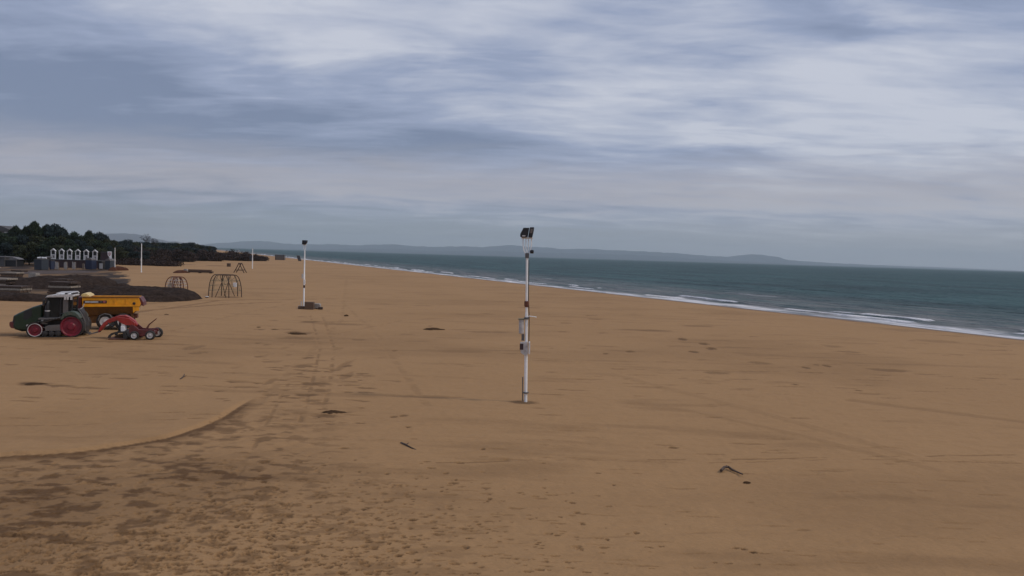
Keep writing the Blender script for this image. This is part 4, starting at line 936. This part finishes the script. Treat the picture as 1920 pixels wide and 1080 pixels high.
# ---------------------------------------------------------------- dump truck behind the tractor
a = G(200, 618.5); SD = F/a.y; D_ = empty('dump_truck', a, R(20), 'yellow articulated dump truck parked behind the tractor, its skip to the right', 'dump truck')
dx = lambda px: (px-200)/SD/1.14
dz = lambda py, px=200: (618.5-py+.0297*(px-200))/SD
pr = lambda pts: [(dx(x), dz(y, x)) for x, y in pts]
WD = 2.3
# skip: upper band upright, lower part slopes inwards
def loft(sects, name, m, parent, bev=.02):   # sects: (profile, y) rings
    n = len(sects[0][0]); mb = MB(); vs = []
    for p_, y in sects: vs += [(x, y, z) for x, z in p_]
    fs = [tuple(range(n))[::-1], tuple(range((len(sects)-1)*n, len(sects)*n))]
    for k in range(len(sects)-1):
        for i in range(n): j = (i+1) % n; fs.append((k*n+i, k*n+j, (k+1)*n+j, (k+1)*n+i))
    mb.add(vs, fs); return mb.build(name, m, parent, bev=bev)
up = pr([(154,573.5),(153,557),(160,555.8),(261,558.5),(266,571),(262,575.5)])
skip = MB(); skip.prism(up, 0, .12); skip.prism(up, WD-.12, WD); skip.prism(pr([(153,573.5),(153,552),(157,552),(158,573.5)]), .122, WD-.122)
s0 = skip.build('skip', 'yellow', D_, bev=.02)
lo_t = pr([(157,574),(261,576),(250,590),(161,591)])
n = 4; mb = MB()
vs = []
for y0_, y1_ in ((0.02, .34), (WD-.02, WD-.34)):
    a_, b_, c_, d_ = lo_t; vs += [(a_[0], y0_, a_[1]), (b_[0], y0_, b_[1]), (c_[0], y1_, c_[1]), (d_[0], y1_, d_[1])]
mb.add(vs, [(0, 1, 2, 3), (4, 7, 6, 5), (0, 4, 5, 1), (3, 2, 6, 7), (0, 3, 7, 4), (1, 5, 6, 2)]); mb.build('skip_belly', 'ochre', D_)
MB().prism(pr([(154,556.5),(154.5,555),(262,557),(262.5,559)]), -.07, -.003).build('top_rail', 'ochre', D_)
MB().prism(pr([(154.5,571.5),(154.5,573.8),(264,575.8),(265,573.5)]), -.08, -.003).build('side_rail', 'yellow', D_)
MB().prism(pr([(150,553.5),(153,549.5),(160,549),(166,552.5),(168,555.5),(153,555.6)]), .1, WD-.1).build('spill_guard', 'paleyellow', D_, bev=.03)
MB().prism(pr([(156,562),(200,563),(200,568.3),(156,567.5)]), -.03, -.004).build('name_plate', 'maroon', D_)
pl = [ch for ch in bpy.data.objects if ch.name.startswith('name_plate')][0]
MB().prism(pr([(159,563.5),(184,564.1),(184,566.6),(159,566.1)]), -.045, -.033).build('lettering', 'offwhite', pl)
MB().prism(pr([(187,564.2),(191,564.3),(191,566.7),(187,566.6)]), -.045, -.033).build('lettering', 'grey', pl)
MB().prism(pr([(193,564.3),(197.5,564.4),(197.5,566.9),(193,566.8)]), -.045, -.033).build('lettering', 'pink', pl)
MB().prism(pr([(261.5,558.5),(265,560),(270,568),(271,575.5),(266.5,574)]), .05, WD-.05).build('tailgate', 'darkred', D_, bev=.02)
MB().prism(pr([(250,576),(262,576.2),(263,584),(255,584.5),(251,588)]), -.05, .1).build('tailgate_bracket', 'yellow', D_)
MB().lathe((dx(252.5), -.05, dz(570, 252)), [(.08, -.02), (.12, 0), (.12, .045)], 'y', 12).build('hinge_pin', 'black', D_)
for px in (214, 236): MB().prism(pr([(px,560),(px+2,560),(px+2,571.4),(px,571.4)]), -.05, -.003).build('skip_rib', 'yellow', D_)
MB().box(dx(150), dx(256), .9, 1.8, dz(598), dz(590.5)).build('chassis', 'rust', D_)
MB().prism(pr([(157,590),(182,590),(180,606),(160,606)]), .5, 1.9).build('fuel_tank', 'ochre', D_, bev=.05)
MB().prism(pr([(244,590),(249,589),(252,606),(247,607)]), .4, .6).build('ram', 'ochre', D_)
MB().tube([(dx(184), -.05, dz(601)), (dx(187), -.05, dz(592)), (dx(196), -.05, dz(588)), (dx(206), -.05, dz(590)), (dx(211), -.05, dz(597))], .05, 6).build('mudguard', 'grey', D_)
def tyre(par, x, z, r, y0, y1, mt='rubber', hub='hub'):
    g = empty('wheel', (0, 0, 0)); g.parent = par
    MB().lathe((x, 0, z), [(r*.60, y0+.04), (r*.68, y0), (r*.88, y0+.01), (r*.97, y0+.06), (r, y0+.12), (r, y1-.12), (r*.97, y1-.06), (r*.88, y1), (r*.55, y1)], 'y', 28).build('tyre', mt, g, smooth=True)
    MB().lathe((x, 0, z), [(r*.12, y0-.03), (r*.2, y0-.02), (r*.25, y0+.01), (r*.46, y0+.03), (r*.56, y0-.005), (r*.60, y0-.005), (r*.60, y0+.12)], 'y', 24).build('hub', hub, g, smooth=True)
for px in (197, 231, 112):
    tyre(D_, dx(px), .70, .70, -.02, .5); tyre(D_, dx(px), .70, .70, WD-.5, WD+.02)
MB().prism(pr([(138,590),(138,562),(141,556),(151,556),(152,590)]), .3, 2.4).build('rear_bulkhead', 'darkred', D_, bev=.03)
MB().prism(pr([(104,592),(104,570),(109,551),(137,551),(138,592)]), .5, 2.2).build('cab', 'glass', D_)
MB().prism(pr([(101,551),(104,547),(136,546.5),(139,550.8)]), .4, 2.3).build('cab_roof', 'offwhite', D_, bev=.03)
MB().prism(pr([(88,594),(90,576),(103.5,574),(103.5,594)]), .4, 2.3).build('hood', 'yellow', D_, bev=.05)
MB().box(dx(92), dx(152), .8, 1.9, dz(604), dz(594.5)).build('front_chassis', 'darksteel', D_)

# ---------------------------------------------------------------- red leveller behind the tractor
a = G(235, 637.5); SR = F/a.y; Rl = empty('land_leveller', a, R(13), 'red towed land leveller with four small pale hub wheels right of the tractor', 'leveller')
qx = lambda px: (px-235)/SR/1.09
qz = lambda py, px=235: (637.5-py+.0297*(px-235))/SR
pq = lambda pts: [(qx(x), qz(y, x)) for x, y in pts]
WR = 2.0
arm = pq([(177,624),(180,615),(186,607),(194,600.5),(205,596),(216,592.5),(228,592.5),(236,596),(246,603),(251,611),(248,616),(240,611),(230,608),(221,602),(210,603),(200,606.5),(190,612.5),(184,620)])
MB().prism(arm, .85, 1.35).build('gooseneck', 'red', Rl, bev=.04)
MB().prism(pq([(216,594),(240,598),(250,606),(250,612),(232,610),(219,603)]), .35, .5).build('side_plate', 'red', Rl, bev=.02)
MB().prism(pq([(176,622),(177,619.5),(181,620),(180,624),(160,628.5),(158,627)]), .95, 1.25).build('drawbar', 'grey', Rl)
MB().prism(pq([(239,616),(244,609),(250,612),(258,619),(270,620),(287,620),(289,624),(284,632),(262,633),(241,629)]), .3, .45).build('side_frame', 'darkred', Rl, bev=.02)
MB().prism(pq([(239,616),(244,609),(250,612),(258,619),(270,620),(287,620),(289,624),(284,632),(262,633),(241,629)]), WR-.45, WR-.3).build('side_frame', 'darkred', Rl, bev=.02)
for px, py in ((247, 619), (266, 625), (284, 624)): MB().box(qx(px)-.08, qx(px)+.08, .45, WR-.45, qz(py)-.08, qz(py)+.08).build('cross_tube', 'darkred', Rl)
# bowl: dark curved hoop of the scraper box and its blade
bowl = pq([(201,633),(203,628),(208,624),(215,622),(224,621.5),(231,621.5),(231,624),(222,624.5),(214,626),(208,629),(206,633)])
MB().prism(bowl, .05, .15).build('bowl_side', 'darksteel', Rl); MB().prism(bowl, WR-.15, WR-.05).build('bowl_side', 'darksteel', Rl)
MB().prism(pq([(229,622),(232,622),(238,634),(236,637),(231,636)]), .06, WR-.06).build('bowl_back', 'darksteel', Rl)
MB().prism(pq([(202,634.5),(236,635.5),(238,637),(203,637)]), .05, WR-.05).build('cutting_edge', 'rust', Rl)
MB().prism(pq([(224,612),(231,611.5),(233,619),(231,622),(224,622)]), .28, .75).build('valve_box', 'white', Rl, bev=.03)
MB().prism(pq([(232,622),(244,618),(246,632),(238,633)]), .4, .9).build('gear_housing', 'grey', Rl, bev=.03)
MB().prism(pq([(219,604),(222,604),(223,624),(218,624)]), .5, .7).build('column', 'black', Rl)
for p0, p1 in (((197,606), (207,614)), ((207,612), (213,602)), ((213,603), (217,615))):
    MB().tube([(qx(p0[0]), .7, qz(p0[1], p0[0])), (qx(p1[0]), .7, qz(p1[1], p1[0]))], .05, 6).build('hydraulic_ram', 'black', Rl)
MB().tube([(qx(230), .6, qz(612)), (qx(238), .6, qz(606)), (qx(247), .6, qz(612)), (qx(252), .6, qz(622))], .03, 6).build('hose', 'grey', Rl)
MB().tube([(qx(273), .5, qz(616)), (qx(277), .5, qz(609)), (qx(291), .5, qz(597.5))], [.09, .06, .035], 6).build('marker_rod', 'rust', Rl)
tyre(Rl, qx(251.5), .34, .34, -.08, .18); tyre(Rl, qx(282), .37, .37, -.10, .18)
tyre(Rl, qx(251.5), .34, .34, WR-.18, WR+.08); tyre(Rl, qx(284), .37, .42, WR-.18, WR+.14)
MB().box(qx(250), qx(286), .2, .3, .28, .42).build('axle_beam', 'darkred', Rl); MB().box(qx(250), qx(286), WR-.3, WR-.2, .28, .42).build('axle_beam', 'darkred', Rl)
sp = heap(196, 240, 638, .32, 2.2, 'small pile of sand gathered in the leveller bowl', seed=12, name='sand_pile', cat='sand pile', m='clod', group=None)
sp.location = (qx(217)+a.x, a.y+1.2, 0); sp.scale = (.8, .8, 1)
if 'group' in sp: del sp['group']

# ---------------------------------------------------------------- haze
hz = MB().box(-32500, 32500, -32500, 32500, -8, 720)
hm = bpy.data.materials.new('haze_air'); hm.use_nodes = True; nt = hm.node_tree; nt.nodes.clear()
out = nt.nodes.new('ShaderNodeOutputMaterial'); pv = nt.nodes.new('ShaderNodeVolumePrincipled')
pv.inputs['Density'].default_value = 4.9e-5; pv.inputs['Color'].default_value = (.74, .82, .86, 1)
nt.links.new(pv.outputs[0], out.inputs['Volume'])
M['haze'] = hm; h = hz.build('haze', 'haze'); h['kind'] = 'stuff'

# ---------------------------------------------------------------- sky and sun
SUN_EL, SUN_AZ = R(46), R(96)          # azimuth clockwise from +Y: sun over the sea, on the right
W = bpy.data.worlds.new('World'); S.world = W; W.use_nodes = True; nt = W.node_tree; nt.nodes.clear(); N = nt.nodes.new; L = nt.links
wo = N('ShaderNodeOutputWorld'); bg = N('ShaderNodeBackground'); L.new(bg.outputs[0], wo.inputs[0])
sky = N('ShaderNodeTexSky'); sky.sky_type = 'NISHITA'; sky.sun_disc = False; sky.sun_elevation = SUN_EL; sky.sun_rotation = SUN_AZ
bg.inputs['Strength'].default_value = .1
tc = N('ShaderNodeTexCoord'); sx = N('ShaderNodeSeparateXYZ'); L.new(tc.outputs['Generated'], sx.inputs[0])
def mth(op, a, b=None, c=None, clamp=False):
    n = N('ShaderNodeMath'); n.operation = op; n.use_clamp = clamp
    for k, v in enumerate((a, b, c)):
        if v is None: continue
        if isinstance(v, (int, float)): n.inputs[k].default_value = v
        else: L.new(v, n.inputs[k])
    return n.outputs[0]
def mrg(f, a, b, o0=0., o1=1., sm_=True):
    r = N('ShaderNodeMapRange'); r.interpolation_type = 'SMOOTHSTEP' if sm_ else 'LINEAR'
    for k, v in enumerate((a, b, o0, o1)): r.inputs[k+1].default_value = v
    L.new(f, r.inputs[0]); return r.outputs[0]
def mixw(f, a, b):
    mx = N('ShaderNodeMix'); mx.data_type = 'RGBA'
    if isinstance(f, (int, float)): mx.inputs[0].default_value = f
    else: L.new(f, mx.inputs[0])
    for k, v in ((6, a), (7, b)):
        if isinstance(v, tuple): mx.inputs[k].default_value = (*v, 1)
        else: L.new(v, mx.inputs[k])
    return mx.outputs[2]
zc = mth('MAXIMUM', sx.outputs[2], 0.0)
den = mth('ADD', zc, .10)
u = mth('DIVIDE', sx.outputs[0], den); v = mth('DIVIDE', sx.outputs[1], den)
cv = N('ShaderNodeCombineXYZ'); L.new(u, cv.inputs[0]); L.new(v, cv.inputs[1])
def wn(scale, rot, st, det=7, rough=.55, dist=.4, off=0):
    mp = N('ShaderNodeMapping'); mp.inputs['Rotation'].default_value = (0, 0, R(rot)); mp.inputs['Scale'].default_value = st; mp.inputs['Location'].default_value = (off, off*.7, 0)
    L.new(cv.outputs[0], mp.inputs['Vector'])
    n = N('ShaderNodeTexNoise'); n.inputs['Scale'].default_value = scale; n.inputs['Detail'].default_value = det; n.inputs['Roughness'].default_value = rough; n.inputs['Distortion'].default_value = dist
    L.new(mp.outputs[0], n.inputs['Vector']); return n.outputs['Fac']
big = wn(.8, 14, (.8, 1.0, 1), 4, .5, .5, 3.1)
med = wn(2.2, 10, (.55, 1.0, 1), 8, .55, .6, 8.7)
fine = wn(7, 6, (.40, 1.2, 1), 8, .6, .4, 1.7)
t = mth('MULTIPLY_ADD', big, .34, mth('MULTIPLY_ADD', med, .46, mth('MULTIPLY', fine, .20)))
# azimuth: 0 left of the view to 1 right
az = mrg(sx.outputs[0], -.6, .6, 0, 1, True)
cov = mth('ADD', mrg(t, .36, .64, -.05, .86, False), mth('MULTIPLY_ADD', az, .34, .0))
yy = mth('MAXIMUM', sx.outputs[1], .05); ta = mth('DIVIDE', sx.outputs[0], yy); te = mth('DIVIDE', sx.outputs[2], yy)
wx_ = mth('MULTIPLY_ADD', med, .16, -.08); ta = mth('ADD', ta, wx_); te = mth('ADD', te, mth('MULTIPLY_ADD', big, .08, -.04))
for bx, by, brx, bry, amp in [(950,40,560,90,.40),(300,50,260,50,.14),(1500,225,280,60,.22),(1760,240,260,120,.04),(160,235,420,80,-.26),(560,270,420,50,-.14),(1495,55,100,48,-.34),(1110,85,170,36,-.16),(40,130,300,130,-.20),(960,110,160,60,.15),
                              (600,235,420,45,-.10),(930,290,270,26,-.22),(1245,275,130,46,-.26),(1090,222,150,30,.20),(560,170,260,30,.08),(1700,120,180,60,.1),(1880,30,160,120,-.18)]:
    ax = mth('MULTIPLY', mth('SUBTRACT', ta, (bx-960)/1400), 1400/brx); ay = mth('MULTIPLY', mth('SUBTRACT', te, (hor(bx)-by)/1400), 1400/bry)
    dd = mth('ADD', mth('MULTIPLY', ax, ax), mth('MULTIPLY', ay, ay)); cov = mth('MULTIPLY_ADD', mth('POWER', 2.718, mth('MULTIPLY', dd, -.7)), amp, cov)
cov = mth('ADD', cov, 0.0, clamp=True)
cl = N('ShaderNodeValToRGB'); e = cl.color_ramp.elements
e[0].position = 0; e[0].color = (1.75, 2.2, 3.35, 1); e[1].position = 1; e[1].color = (5.5, 5.75, 6.6, 1)
m1 = e.new(.5); m1.color = (3.0, 3.5, 4.9, 1)
L.new(cov, cl.inputs[0])
el = sx.outputs[2]
# pinkish lighter band of cloud low in the sky, blue grey air under it
wob = mth('MULTIPLY_ADD', med, .06, -.03)
elw = mth('ADD', el, wob)
pk = mth('MULTIPLY', mrg(elw, .045, .085), mrg(elw, .150, .085))
pk = mth('MULTIPLY', pk, mth('MULTIPLY_ADD', fine, .8, .35))
c = mixw(pk, cl.outputs[0], (4.1, 3.95, 4.4))
lowf = mrg(elw, .075, .022)
c = mixw(mth('MULTIPLY', lowf, .85), c, mixw(az, (1.95, 2.4, 2.7), (3.5, 3.65, 4.1)))
zen = mrg(el, .36, .80, 1.0, 1.25)
vm = N('ShaderNodeVectorMath'); vm.operation = 'SCALE'; L.new(c, vm.inputs[0]); L.new(zen, vm.inputs['Scale'])
warm = N('ShaderNodeVectorMath'); warm.operation = 'MULTIPLY'; L.new(vm.outputs[0], warm.inputs[0]); warm.inputs[1].default_value = (1, 1, 1)
final = mixw(.93, sky.outputs[0], warm.outputs[0])
L.new(final, bg.inputs['Color'])
sd = bpy.data.lights.new('sun', 'SUN'); so = bpy.data.objects.new('sun', sd); C.objects.link(so)
sd.energy = 1.1; sd.angle = R(4); sd.color = (1, .90, .76)
dr = Vector((math.sin(SUN_AZ)*math.cos(SUN_EL), math.cos(SUN_AZ)*math.cos(SUN_EL), math.sin(SUN_EL)))
so.rotation_euler = dr.to_track_quat('Z', 'Y').to_euler()
S.view_settings.view_transform = 'Standard'; S.view_settings.look = 'None'; S.view_settings.exposure = .13; S.view_settings.gamma = 1
S.cycles.use_denoising = True; S.cycles.max_bounces = 6; S.cycles.volume_bounces = 1
